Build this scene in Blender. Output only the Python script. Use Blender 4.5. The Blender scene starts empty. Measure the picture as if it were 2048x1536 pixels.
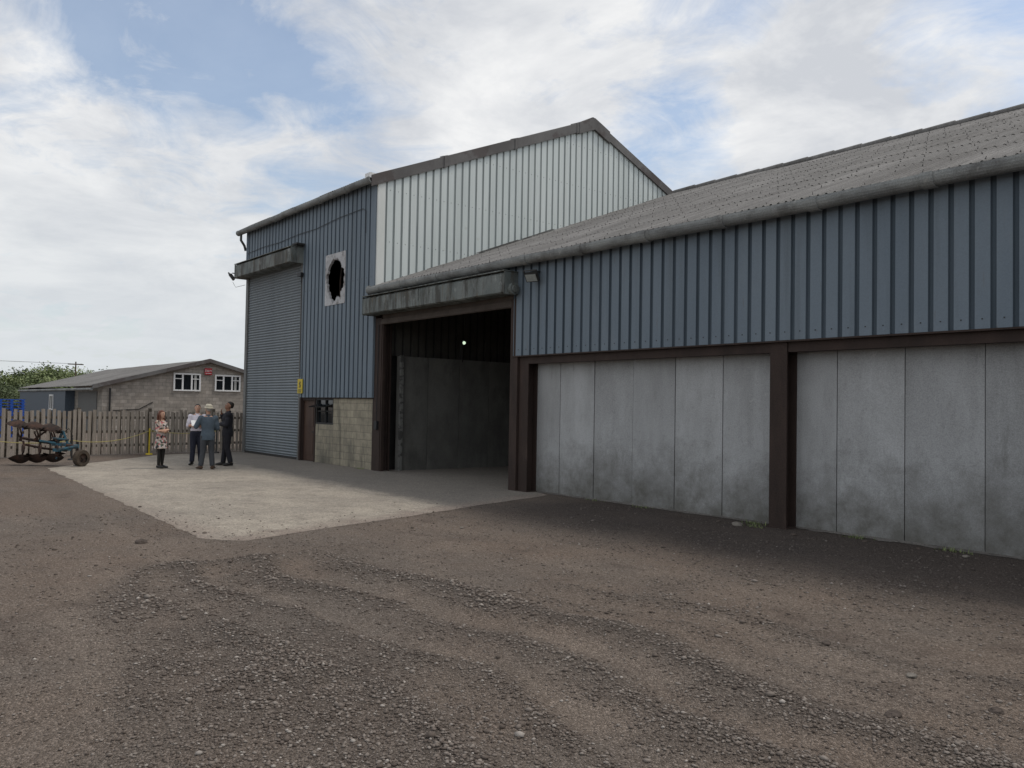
import bpy, bmesh, math, random
import numpy as np
from mathutils import Vector, Matrix
from mathutils import noise as mn
random.seed(7); rng=np.random.default_rng(5)
scene=bpy.context.scene
COL=scene.collection
V=Vector
# ------------------------------------------------------------------ materials
def newmat(name):
    m=bpy.data.materials.new(name);m.use_nodes=True
    nt=m.node_tree;b=nt.nodes["Principled BSDF"]
    return m,nt,b
def nd(nt,t,**kw):
    n=nt.nodes.new(t)
    for k,v in kw.items():
        if k in n.inputs: n.inputs[k].default_value=v
        else: setattr(n,k,v)
    return n
def L(nt,a,b): nt.links.new(a,b)
def c4(c): return (c[0],c[1],c[2],1)
def ramp(nt,fac,lo,hi,c0=(0,0,0),c1=(1,1,1)):
    r=nd(nt,"ShaderNodeValToRGB");e=r.color_ramp.elements
    e[0].position=lo;e[1].position=hi;e[0].color=c4(c0);e[1].color=c4(c1)
    L(nt,fac,r.inputs[0]);return r.outputs[0]
def mixc(nt,fac,a,b,mode='MIX'):
    m=nd(nt,"ShaderNodeMix",data_type='RGBA',blend_type=mode)
    for s,v in ((m.inputs[0],fac),(m.inputs[6],a),(m.inputs[7],b)):
        if isinstance(v,(int,float)): s.default_value=v
        elif isinstance(v,tuple): s.default_value=c4(v)
        else: L(nt,v,s)
    return m.outputs[2]
def mapped(nt,src,scale=(1,1,1),loc=(0,0,0)):
    m=nd(nt,"ShaderNodeMapping");m.inputs["Scale"].default_value=scale;m.inputs["Location"].default_value=loc
    L(nt,src,m.inputs[0]);return m.outputs[0]
def noise(nt,vec,scale,detail=4,rough=.6,dist=0):
    n=nd(nt,"ShaderNodeTexNoise",Scale=scale,Detail=detail,Roughness=rough,Distortion=dist)
    L(nt,vec,n.inputs["Vector"]);return n.outputs[0]
def fma(nt,a,m_,c_):
    n=nd(nt,"ShaderNodeMath",operation='MULTIPLY_ADD')
    for s,v in zip(n.inputs,(a,m_,c_)):
        if isinstance(v,(int,float)): s.default_value=v
        else: L(nt,v,s)
    return n.outputs[0]
def mrange(nt,v,a,b_,c_=0,d=1,smooth=False):
    n=nd(nt,"ShaderNodeMapRange");L(nt,v,n.inputs[0])
    if smooth:n.interpolation_type='SMOOTHSTEP'
    for i,x in enumerate((a,b_,c_,d)): n.inputs[i+1].default_value=x
    return n.outputs[0]
def surf(name,c1,c2,scale=1.5,stretch=(1,1,1),lo=.35,hi=.65,rough=.8,metal=0,bump=.15,bscale=40,stains=(),rnd=0,fine=.12,spec=.3):
    m,nt,b=newmat(name)
    tc=nd(nt,"ShaderNodeTexCoord").outputs["Object"]
    if rnd:
        oi=nd(nt,"ShaderNodeObjectInfo")
        va=nd(nt,"ShaderNodeVectorMath",operation='SCALE');L(nt,oi.outputs["Random"],va.inputs["Scale"]);va.inputs[0].default_value=(37,53,19)
        ad=nd(nt,"ShaderNodeVectorMath",operation='ADD');L(nt,tc,ad.inputs[0]);L(nt,va.outputs[0],ad.inputs[1]);tcn=ad.outputs[0]
    else: tcn=tc
    col=mixc(nt,ramp(nt,noise(nt,mapped(nt,tcn,stretch),scale),lo,hi),c1,c2)
    for (c3,sc,st,l,h,amt) in stains:
        f=ramp(nt,noise(nt,mapped(nt,tcn,st,(3.1,7.7,1.3)),sc,5,.65),l,h,(0,0,0),(amt,amt,amt))
        col=mixc(nt,f,col,c3)
    fn=noise(nt,tc,bscale,3,.7)
    if fine:
        col=mixc(nt,1.0,col,ramp(nt,fn,.3,.7,(1-fine*1.5,)*3,(1+fine,)*3),'MULTIPLY')
    if rnd:
        mr=nd(nt,"ShaderNodeMapRange");L(nt,oi.outputs["Random"],mr.inputs[0]);mr.inputs[3].default_value=1-rnd;mr.inputs[4].default_value=1+rnd*.7
        cb=nd(nt,"ShaderNodeCombineColor")
        for i in range(3): L(nt,mr.outputs[0],cb.inputs[i])
        col=mixc(nt,1.0,col,cb.outputs[0],'MULTIPLY')
    L(nt,col,b.inputs["Base Color"])
    b.inputs["Roughness"].default_value=rough;b.inputs["Metallic"].default_value=metal
    b.inputs["Specular IOR Level"].default_value=spec
    if bump:
        bp=nd(nt,"ShaderNodeBump",Strength=bump,Distance=.02);L(nt,fn,bp.inputs["Height"]);L(nt,bp.outputs[0],b.inputs["Normal"])
    return m
def blockmat(name,plane,c1,c2,mortar,bw=.45,bh=.225,stains=(),bump=.4):
    m,nt,b=newmat(name)
    tc=nd(nt,"ShaderNodeTexCoord").outputs["Object"]
    s=nd(nt,"ShaderNodeSeparateXYZ");L(nt,tc,s.inputs[0])
    c=nd(nt,"ShaderNodeCombineXYZ");L(nt,s.outputs[0 if plane=='x' else 1],c.inputs[0]);L(nt,s.outputs[2],c.inputs[1])
    br=nd(nt,"ShaderNodeTexBrick",Scale=1.0);L(nt,c.outputs[0],br.inputs["Vector"])
    br.inputs["Color1"].default_value=c4(c1);br.inputs["Color2"].default_value=c4(c2);br.inputs["Mortar"].default_value=c4(mortar)
    br.inputs["Mortar Size"].default_value=.012;br.inputs["Brick Width"].default_value=bw;br.inputs["Row Height"].default_value=bh
    br.inputs["Mortar Smooth"].default_value=.3
    col=br.outputs["Color"]
    col=mixc(nt,1.0,col,ramp(nt,noise(nt,tc,2.2,6,.7),.3,.7,(.6,.6,.6),(1.15,1.12,1.1)),'MULTIPLY')
    for (c3,sc,st,l,h,amt) in stains:
        f=ramp(nt,noise(nt,mapped(nt,tc,st,(3.1,7.7,1.3)),sc,6,.65),l,h,(0,0,0),(amt,amt,amt))
        col=mixc(nt,f,col,c3)
    L(nt,col,b.inputs["Base Color"]);b.inputs["Roughness"].default_value=.92
    ml=nd(nt,"ShaderNodeMath",operation='SUBTRACT');L(nt,noise(nt,tc,45,3,.7),ml.inputs[0]);L(nt,br.outputs["Fac"],ml.inputs[1])
    bp=nd(nt,"ShaderNodeBump",Strength=bump,Distance=.02);L(nt,ml.outputs[0],bp.inputs["Height"]);L(nt,bp.outputs[0],b.inputs["Normal"])
    return m
def flat(name,c,rough=.6,metal=0,emit=None,spec=.4):
    m,nt,b=newmat(name)
    tc=nd(nt,"ShaderNodeTexCoord").outputs["Object"]
    col=mixc(nt,1.0,c,ramp(nt,noise(nt,tc,12,3,.6),.3,.7,(.85,)*3,(1.1,)*3),'MULTIPLY')
    L(nt,col,b.inputs["Base Color"])
    b.inputs["Roughness"].default_value=rough;b.inputs["Metallic"].default_value=metal;b.inputs["Specular IOR Level"].default_value=spec
    if emit:
        b.inputs["Emission Color"].default_value=c4(c);b.inputs["Emission Strength"].default_value=emit
    return m

BLUE=surf("blue_steel_cladding",(.150,.188,.226),(.180,.220,.258),.6,(1,1,.25),rough=.6,bump=.03,fine=.05,
    stains=[((.10,.12,.135),1.1,(2.5,2.5,.12),.5,.75,.6),((.24,.27,.29),2,(1,1,.4),.58,.8,.35),((.13,.11,.09),6,(2,2,.3),.66,.78,.5)],spec=.25)
BLUEG=surf("blue_cladding_shaded_trough",(.070,.092,.113),(.095,.12,.145),.9,(1,1,.25),rough=.75,bump=.03,fine=.05,spec=.15)  # occlusion shade between the ribs, put into a darker blue
PALE=surf("pale_steel_cladding",(.58,.635,.62),(.68,.73,.71),.5,(1,1,.25),rough=.5,bump=.02,fine=.03,
    stains=[((.42,.45,.43),1.0,(2,2,.1),.5,.8,.5),((.35,.33,.25),3.0,(1,1,1),.64,.8,.4)])
PALEG=surf("pale_cladding_shaded_trough",(.33,.365,.36),(.43,.465,.455),.9,(1,1,.25),rough=.7,bump=.03,fine=.05,spec=.2)  # darker copy of the pale paint: rib shading painted into the troughs
WHITEFL=surf("white_flashing",(.72,.74,.71),(.62,.64,.6),1,(1,1,.4),rough=.5,bump=.02,fine=.03)
FIBRE=surf("fibre_cement",(.165,.160,.154),(.225,.218,.21),.8,(1,.25,.25),rough=.95,bump=.3,bscale=55,fine=.3,
    stains=[((.10,.096,.092),1.3,(3,.3,.3),.45,.7,.7),((.38,.375,.36),14,(1,1,1),.62,.72,.45),((.16,.15,.12),5,(1,1,1),.6,.75,.4),((.12,.114,.108),.5,(1,1,1),.5,.65,.45)])
GUTTER=surf("gutter_fibre_cement",(.20,.21,.21),(.31,.32,.31),1.5,(.6,3,3),rough=.9,bump=.3,bscale=50,fine=.2,
    stains=[((.10,.095,.09),2,(.8,1,1),.48,.7,.8),((.45,.45,.42),9,(1,1,1),.6,.72,.6)])
VERGE=surf("verge_flashing",(.12,.115,.112),(.18,.175,.17),.8,(1,1,1),rough=.85,bump=.2,fine=.12,
    stains=[((.08,.062,.058),.4,(1,1,1),.5,.54,.6)])
CONC=surf("weathered_concrete",(.345,.35,.352),(.43,.438,.442),.9,(1,1,.6),rough=.9,bump=.2,bscale=60,fine=.16,rnd=.16,
    stains=[((.27,.273,.27),1.6,(1.6,1.6,.35),.45,.7,.5),((.56,.575,.585),1.6,(1.8,1.8,.3),.56,.78,.35),((.17,.17,.16),3.6,(1.6,1.6,.4),.60,.74,.4),((.5,.5,.49),9,(1,1,1),.6,.72,.35),((.2,.2,.19),16,(1,1,1),.6,.7,.4)])
def add_foot(m,z0=.0,z1=1.2,c=(.105,.10,.085),amt=.85,sc=2.5):
    nt=m.node_tree;b=nt.nodes["Principled BSDF"];lk=b.inputs["Base Color"].links[0].from_socket
    tc=nd(nt,"ShaderNodeTexCoord").outputs["Object"];s=nd(nt,"ShaderNodeSeparateXYZ");L(nt,tc,s.inputs[0])
    n=noise(nt,tc,sc,7,.75)
    a=fma(nt,n,-(z1-z0)*2.2,s.outputs[2])
    col=mixc(nt,mrange(nt,a,z1-(z1-z0)*1.1,z0-(z1-z0)*1.1-.15,0,amt),lk,c);L(nt,col,b.inputs["Base Color"])
add_foot(CONC,0,1.35,sc=2.0)
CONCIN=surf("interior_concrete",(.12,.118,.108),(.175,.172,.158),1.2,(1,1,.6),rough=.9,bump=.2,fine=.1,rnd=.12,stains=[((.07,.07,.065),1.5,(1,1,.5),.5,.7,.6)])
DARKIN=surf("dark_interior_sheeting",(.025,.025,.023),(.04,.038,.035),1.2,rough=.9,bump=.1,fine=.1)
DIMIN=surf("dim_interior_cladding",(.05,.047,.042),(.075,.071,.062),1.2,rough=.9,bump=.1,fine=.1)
RUSTSTEEL=surf("brown_steel",(.034,.023,.019),(.052,.034,.028),3,(1,1,.3),rough=.75,bump=.15,fine=.15,
    stains=[((.10,.07,.055),4,(1,1,.3),.6,.75,.5)])
GALV=surf("stained_galvanised_steel",(.13,.148,.143),(.20,.215,.205),1.6,(1,1,.5),rough=.65,metal=.08,bump=.08,fine=.12,
    stains=[((.05,.046,.038),2.6,(1.8,1.8,.4),.45,.60,.85),((.38,.39,.37),3.4,(1,1,.5),.60,.68,.6),((.12,.095,.06),4,(2,2,.3),.55,.68,.7)])
SHUTTER=surf("grey_shutter_slats",(.185,.21,.228),(.22,.245,.262),.5,(1,1,.3),rough=.55,metal=.1,bump=.03,fine=.04,
    stains=[((.12,.135,.145),1,(2.5,2.5,.1),.5,.8,.5)])
BLOCKX=blockmat("cream_blockwork",'x',(.40,.365,.275),(.33,.30,.23),(.25,.225,.175),stains=[((.12,.115,.095),1.2,(1,1,.45),.46,.66,.8),((.05,.05,.042),1.4,(3,3,.3),.54,.68,.75)])
BLOCKG=blockmat("grey_blockwork_gable",'y',(.44,.405,.36),(.30,.275,.24),(.22,.20,.18),stains=[((.22,.195,.17),.8,(1,1,.6),.42,.65,.5)])
BLOCKF=blockmat("grey_blockwork_side",'x',(.33,.30,.26),(.27,.25,.22),(.2,.19,.17))
DARKBLUE=flat("dark_blue_paint",(.06,.08,.105),.6)
DOORBR=surf("brown_door_paint",(.065,.038,.028),(.09,.055,.04),3,(1,1,.2),rough=.6,bump=.05)
BLACK=flat("black_plastic",(.015,.015,.016),.5)
DARKMET=flat("dark_metal",(.045,.044,.043),.7,.2)
BOLTM=flat("weathered_bolt_metal",(.07,.066,.062),.8,.1)
GREYMET=flat("grey_metal_edge",(.16,.16,.155),.6,.2)
GLASS=flat("dark_window_glass",(.012,.015,.018),.08,0,spec=.8)
WHITE=flat("white_upvc",(.75,.75,.74),.35)
YELLOW=flat("yellow_plastic",(.60,.45,.03),.5)
RED=flat("red_sign",(.42,.025,.035),.4)
BOARD=surf("pale_board",(.40,.40,.405),(.55,.55,.56),2.5,rough=.8,bump=.1,fine=.1,stains=[((.17,.155,.145),3.5,(1,1,1),.5,.64,.75)])
WOOD=surf("weathered_timber",(.27,.235,.195),(.37,.325,.28),3,(6,6,.4),rough=.9,bump=.3,fine=.15,stains=[((.16,.13,.105),2,(8,8,.5),.5,.65,.6),((.19,.21,.15),1,(1,1,1),.6,.75,.4)])
WOODD=surf("dark_timber",(.09,.074,.058),(.13,.11,.085),3,(6,6,.4),rough=.9,bump=.2)
RUST=surf("rust",(.050,.032,.025),(.085,.046,.032),6,rough=.9,bump=.3,fine=.25,stains=[((.022,.02,.018),5,(1,1,1),.42,.6,.85)])
ORRUST=surf("orange_rust",(.24,.09,.045),(.17,.06,.03),6,rough=.9,bump=.3,fine=.2)
BLUEP=surf("worn_blue_paint",(.03,.10,.145),(.045,.135,.18),5,rough=.6,bump=.1,stains=[((.05,.042,.034),5,(1,1,1),.46,.6,.85)])
BRIGHTBLUE=flat("bright_blue_plastic",(.01,.07,.36),.5)
DIRTYRE=surf("dirty_rubber",(.085,.065,.048),(.04,.033,.028),6,rough=.95,bump=.2)
ROPE=flat("yellow_rope",(.42,.36,.13),.8)
BARK=surf("bark",(.09,.07,.05),(.13,.1,.08),5,rough=.95)
def leafmat(name,c1,c2):
    m,nt,b=newmat(name)
    g=nd(nt,"ShaderNodeNewGeometry")
    n=noise(nt,g.outputs["Position"],.9,3,.6)
    col=mixc(nt,ramp(nt,n,.4,.62),c1,c2)
    rr=ramp(nt,g.outputs["Random Per Island"],0,1,(.55,)*3,(1.3,)*3)
    col=mixc(nt,1.0,col,rr,'MULTIPLY')
    L(nt,col,b.inputs["Base Color"]);b.inputs["Roughness"].default_value=.7
    return m
LEAF=leafmat("leaves",(.095,.13,.045),(.20,.24,.095))
LEAF2=leafmat("leaves_dark",(.065,.09,.036),(.125,.155,.065))
SKIN=flat("skin",(.50,.29,.20),.55)
SKIND=flat("skin_tanned",(.26,.13,.08),.55)
HAIRD=flat("dark_hair",(.02,.014,.01),.6)
HAIRR=flat("auburn_hair",(.12,.04,.02),.55)
SHIRT=flat("white_shirt",(.66,.62,.68),.8)
DENIM=surf("blue_grey_jacket_cloth",(.075,.10,.125),(.095,.125,.155),8,rough=.9,bump=.1)
SUIT=flat("black_suit_cloth",(.014,.014,.02),.8)
TROUS=flat("navy_trousers",(.018,.02,.035),.85)
TROUSG=flat("grey_trousers",(.055,.06,.068),.85)
SHOE=flat("black_shoes",(.012,.011,.01),.4)
SHOEB=flat("brown_shoes",(.07,.04,.025),.5)
HATM=flat("cream_hat",(.50,.46,.36),.8)
PAPER=flat("white_paper",(.8,.8,.78),.7)
def dressmat():
    m,nt,b=newmat("floral_dress")
    tc=nd(nt,"ShaderNodeTexCoord").outputs["Object"]
    v=nd(nt,"ShaderNodeTexVoronoi",Scale=17.0);L(nt,tc,v.inputs["Vector"])
    s=nd(nt,"ShaderNodeSeparateColor");L(nt,v.outputs["Color"],s.inputs[0])
    r=nd(nt,"ShaderNodeValToRGB");r.color_ramp.interpolation='CONSTANT';e=r.color_ramp.elements
    e[0].position=0;e[0].color=(.50,.44,.41,1);e[1].position=.35;e[1].color=(.38,.13,.13,1)
    for p,c in ((.5,(.03,.03,.035,1)),(.72,(.42,.32,.25,1)),(.86,(.10,.13,.09,1))):
        x=e.new(p);x.color=c
    L(nt,s.outputs[0],r.inputs[0]);L(nt,r.outputs[0],b.inputs["Base Color"]);b.inputs["Roughness"].default_value=.85
    return m
DRESS=dressmat()

# ------------------------------------------------------------------ mesh accumulator
class M:
    def __init__(s): s.v=[];s.f=[];s.m=[]
    def add(s,vs,fs,m=0):
        o=len(s.v);s.v+= [tuple(p) for p in vs];s.f+=[tuple(i+o for i in f) for f in fs];s.m+=(m if isinstance(m,list) else [m]*len(fs))
    def box(s,x0,x1,y0,y1,z0,z1,m=0):
        s.add([(x0,y0,z0),(x1,y0,z0),(x1,y1,z0),(x0,y1,z0),(x0,y0,z1),(x1,y0,z1),(x1,y1,z1),(x0,y1,z1)],
          [(0,3,2,1),(4,5,6,7),(0,1,5,4),(1,2,6,5),(2,3,7,6),(3,0,4,7)],m)
    def obox(s,c,ax,ay,az,m=0):
        c=V(c);ax=V(ax);ay=V(ay);az=V(az)
        vs=[c+ax*i+ay*j+az*k for k in(-1,1) for i,j in((-1,-1),(1,-1),(1,1),(-1,1))]
        s.add(vs,[(0,3,2,1),(4,5,6,7),(0,1,5,4),(1,2,6,5),(2,3,7,6),(3,0,4,7)],m)
    def loft(s,rings,m=0,cap=True):
        n=len(rings[0]);vs=[p for r in rings for p in r];fs=[]
        for i in range(len(rings)-1):
            for j in range(n):
                a=i*n+j;b=i*n+(j+1)%n;fs.append((a,b,b+n,a+n))
        if cap: fs.append(tuple(range(n-1,-1,-1)));fs.append(tuple((len(rings)-1)*n+j for j in range(n)))
        s.add(vs,fs,m)
    def tube(s,pts,rad,n=10,m=0,cap=True,side=None):
        pts=[V(p) for p in pts];rings=[]
        for i,p in enumerate(pts):
            d=(pts[min(i+1,len(pts)-1)]-pts[max(i-1,0)]).normalized()
            a=V(side) if side else (V((0,0,1)) if abs(d.z)<.9 else V((0,1,0)))
            e1=(a-d*a.dot(d)).normalized();e2=d.cross(e1)
            r=rad[i] if isinstance(rad,(list,tuple)) else rad
            ra,rb=(r if isinstance(r,tuple) else (r,r))
            rings.append([p+e1*ra*math.cos(t)+e2*rb*math.sin(t) for t in [2*math.pi*k/n for k in range(n)]])
        s.loft(rings,m,cap)
    def zloft(s,prof,n=16,m=0):
        s.loft([[V((cx+rx*math.cos(t),cy+ry*math.sin(t),z)) for t in [2*math.pi*k/n for k in range(n)]] for z,cx,cy,rx,ry in prof],m)
    def ell(s,c,r,n=10,k=7,m=0):
        c=V(c);rr=[]
        for i in range(k):
            a=-math.pi/2+math.pi*(i+.5)/k
            rr.append([c+V((r[0]*math.cos(a)*math.cos(t),r[1]*math.cos(a)*math.sin(t),r[2]*math.sin(a)*1.03)) for t in [2*math.pi*j/n for j in range(n)]])
        s.loft(rr,m)
    def xf(s,mat,start=0):
        for i in range(start,len(s.v)): s.v[i]=tuple(mat@V(s.v[i]))
    def mesh(s,name,mats,off=V((0,0,0)),smooth=False):
        me=bpy.data.meshes.new(name)
        me.from_pydata([(p[0]-off[0],p[1]-off[1],p[2]-off[2]) for p in s.v],[],s.f)
        for m in mats: me.materials.append(m)
        me.polygons.foreach_set("material_index",s.m)
        if smooth: me.polygons.foreach_set("use_smooth",[True]*len(s.f))
        me.update();return me
def thing(name,label,cat,loc,group=None,rot=0):
    o=bpy.data.objects.new(name,None);o.empty_display_size=.3;COL.objects.link(o);o.location=loc;o.rotation_euler=(0,0,rot)
    o["label"]=label;o["category"]=cat
    if group:o["group"]=group
    return o
def part(M_,name,parent,mats,label=None,smooth=False,world=True):
    off=V((0,0,0))
    if world:
        q=parent
        while q is not None: off+=q.location;q=q.parent
    if not isinstance(mats,(list,tuple)): mats=[mats]
    o=bpy.data.objects.new(name,M_.mesh(name,mats,off,smooth));COL.objects.link(o);o.parent=parent
    if label:o["label"]=label
    return o
def solo(M_,name,mats,label=None,cat=None,kind=None,group=None,loc=(0,0,0),smooth=False):
    if not isinstance(mats,(list,tuple)): mats=[mats]
    o=bpy.data.objects.new(name,M_.mesh(name,mats,V(loc),smooth));COL.objects.link(o);o.location=loc
    if label:o["label"]=label
    if cat:o["category"]=cat
    if kind:o["kind"]=kind
    if group:o["group"]=group
    return o
PITCH=.285
def ribbed(A,a0,a1,lo,hi,off,out,axis='x',pitch=PITCH,rows=()):
    lo_=lo if callable(lo) else (lambda a:lo);hi_=hi if callable(hi) else (lambda a:hi)
    cols=[];pr=((0,.036),(.205,.036),(.219,0),(.270,0))
    k=math.floor(a0/pitch)-1
    while k*pitch<a1+pitch:
        for da,d in pr: cols.append((k*pitch+da,d))
        k+=1
    def dep(a):
        for i in range(len(cols)-1):
            if cols[i][0]<=a<=cols[i+1][0]:
                t=(a-cols[i][0])/(cols[i+1][0]-cols[i][0]);return cols[i][1]*(1-t)+cols[i+1][1]*t
        return 0
    cc=[(a0,dep(a0))]+[c for c in cols if a0+1e-4<c[0]<a1-1e-4]+[(a1,dep(a1))]
    vs=[];fs=[];ms=[]
    for a,d in cc:
        for z in (lo_(a),hi_(a)):
            vs.append((a,off+out*d,z) if axis=='x' else (off+out*d,a,z))
    for i in range(len(cc)-1):
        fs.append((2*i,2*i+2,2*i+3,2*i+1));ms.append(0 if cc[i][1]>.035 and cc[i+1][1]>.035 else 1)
    A.add(vs,fs,ms)
    k=math.ceil(a0/pitch)
    while k*pitch+.2<a1:
        a=k*pitch+.10
        for z in rows:
            zz=z(a) if callable(z) else z
            if lo_(a)+.03<zz<hi_(a)-.03:
                d=off+out*.036;s_=.009
                if axis=='x':A.box(a-s_,a+s_,min(d,d+out*.006),max(d,d+out*.006),zz-s_,zz+s_,2)
                else:A.box(min(d,d+out*.006),max(d,d+out*.006),a-s_,a+s_,zz-s_,zz+s_,2)
        k+=1

# ------------------------------------------------------------------ ground
def sst(a,b,x):
    t=max(0,min(1,(x-a)/(b-a)));return t*t*(3-2*t)
def w1(x): return -7.35+.18*math.sin(x*.9)+.1*math.sin(x*2.3)
def w2(x): return -9.94-(x+10.07)*.237+.1*math.sin(x*1.7)
def tone(x,y):
    a=w1(x);b_=w2(x);k=mn.noise(V((x*.75,y*.75,9)));k2=mn.noise(V((x*2.6,y*2.6,4)))
    ins=sst(-.1,.5,a-y)*sst(-.2,.5,y-b_)*sst(-10.8,-9.6,x)
    W=math.exp(-((y-a)/.24)**2)*sst(-10.5,-8.5,x)+.5*math.exp(-((y-b_)/.25)**2)*sst(-10.3,-9.5,x)*sst(-3.5,-6,x)
    W+=.6*math.exp(-((x+10.1)/.25)**2)*sst(-10,-9.6,y)*sst(-7.6,-8.1,y)
    hp=math.exp(-((x+5.8)**2/.9+(y+10.1)**2/.25))
    tr=0
    for o_ in (-.95,-1.75,-2.5): tr+=math.exp(-((y-(a+o_+.10*(x+6)*.3))/.15)**2)
    rut=math.exp(-((y-(a-.48+.02*x))/.20)**2)+.8*math.exp(-((y-(a-1.35+.03*x))/.20)**2)
    W2_=math.exp(-((y-(a+1.9+.12*x))/.18)**2)*.32*sst(-8,-6,x)+math.exp(-((y-(a+.9+.06*x))/.13)**2)*.18*sst(-9,-6,x)
    t=ins*(.40+.30*k+.25*k2+tr*.26-.34*rut)+.62*W+.3*hp+W2_+(1-ins)*(.10+max(0,k)*.35+max(0,k2)*.15)
    if y>-4.2 and x>-13: t=max(t,.3+.4*k)
    return max(0,min(1,t))
def hfun(x,y):
    if x<-11.2 or y>-4.5: return 0.0
    w=min(1,(x+11.2)/1.0)*min(1,(-4.5-y)/1.0)
    t=tone(x,y)
    n=mn.noise(V((x*1.3,y*1.3,0)))*.02+mn.noise(V((x*5,y*5,2)))*.016*t
    return w*(t*.085+n)
xs=sorted(set([-2500,-800,-300,-150,-90,-60,-45]+[round(x,3) for x in np.arange(-34,-12.1,.5)]+[round(x,3) for x in np.arange(-12,3,.08)]+[4,6,10,20,60,200,800,2500]))
ys=sorted(set([-2500,-800,-200,-60,-25,-18,-16,-15]+[round(y,3) for y in np.arange(-14,-4.2,.07)]+[-4,-3.5,-3,-2.5,-2,-1.5,-1,0,10,40,150,600,2500]))
vs=[(x,y,hfun(x,y)) for y in ys for x in xs];nx=len(xs)
fs=[(j*nx+i,j*nx+i+1,(j+1)*nx+i+1,(j+1)*nx+i) for j in range(len(ys)-1) for i in range(nx-1)]
A=M();A.add(vs,fs)
GA,GB,GC=(.198,.158,.130),(.180,.153,.132),(.238,.197,.165)
def groundmat():
    m,nt,b=newmat("gravel_ground")
    P=nd(nt,"ShaderNodeNewGeometry").outputs["Position"]
    at=nd(nt,"ShaderNodeAttribute",attribute_name="tone").outputs["Fac"]
    s=nd(nt,"ShaderNodeSeparateXYZ");L(nt,P,s.inputs[0])
    nA=noise(nt,P,.35,4,.6)
    col=mixc(nt,ramp(nt,nA,.38,.62),GA,GB)
    nB=noise(nt,mapped(nt,P,(.45,1.7,1)),.8,5,.65)
    col=mixc(nt,ramp(nt,nB,.5,.66,(0,0,0),(.65,)*3),col,GC)
    nC=noise(nt,P,1.2,5,.7)
    col=mixc(nt,ramp(nt,nC,.56,.68,(0,0,0),(.55,)*3),col,(.112,.086,.072))
    tn=fma(nt,nC,.5,at)
    col=mixc(nt,ramp(nt,tn,.38,1.0,(0,0,0),(.85,)*3),col,(.110,.095,.084))
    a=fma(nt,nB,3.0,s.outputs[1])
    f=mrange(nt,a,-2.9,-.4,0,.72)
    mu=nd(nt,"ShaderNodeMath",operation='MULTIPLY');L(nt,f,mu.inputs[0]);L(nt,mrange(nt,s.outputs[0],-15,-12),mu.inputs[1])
    col=mixc(nt,mu.outputs[0],col,(.060,.051,.049))  # barn's shadow band along the front wall, painted into the gravel colour
    vo=nd(nt,"ShaderNodeTexVoronoi",Scale=75.0);L(nt,P,vo.inputs["Vector"])
    sc=nd(nt,"ShaderNodeSeparateColor");L(nt,vo.outputs["Color"],sc.inputs[0])
    r=nd(nt,"ShaderNodeValToRGB");e=r.color_ramp.elements;e[0].color=(.62,.60,.58,1);e[1].color=(1.6,1.6,1.6,1);e[1].position=1
    x=e.new(.75);x.color=(1.05,1.04,1.02,1)
    L(nt,sc.outputs[0],r.inputs[0])
    col=mixc(nt,1.0,col,r.outputs[0],'MULTIPLY')
    L(nt,col,b.inputs["Base Color"]);b.inputs["Roughness"].default_value=.95;b.inputs["Specular IOR Level"].default_value=.15
    hh=fma(nt,vo.outputs["Distance"],-.8,noise(nt,P,9,5,.75))
    bp=nd(nt,"ShaderNodeBump",Strength=.85,Distance=.035);L(nt,hh,bp.inputs["Height"]);L(nt,bp.outputs[0],b.inputs["Normal"])
    return m
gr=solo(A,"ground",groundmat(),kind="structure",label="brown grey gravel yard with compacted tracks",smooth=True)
at=gr.data.attributes.new("tone",'FLOAT','POINT');at.data.foreach_set("value",[tone(v_[0],v_[1]) for v_ in A.v])
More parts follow.
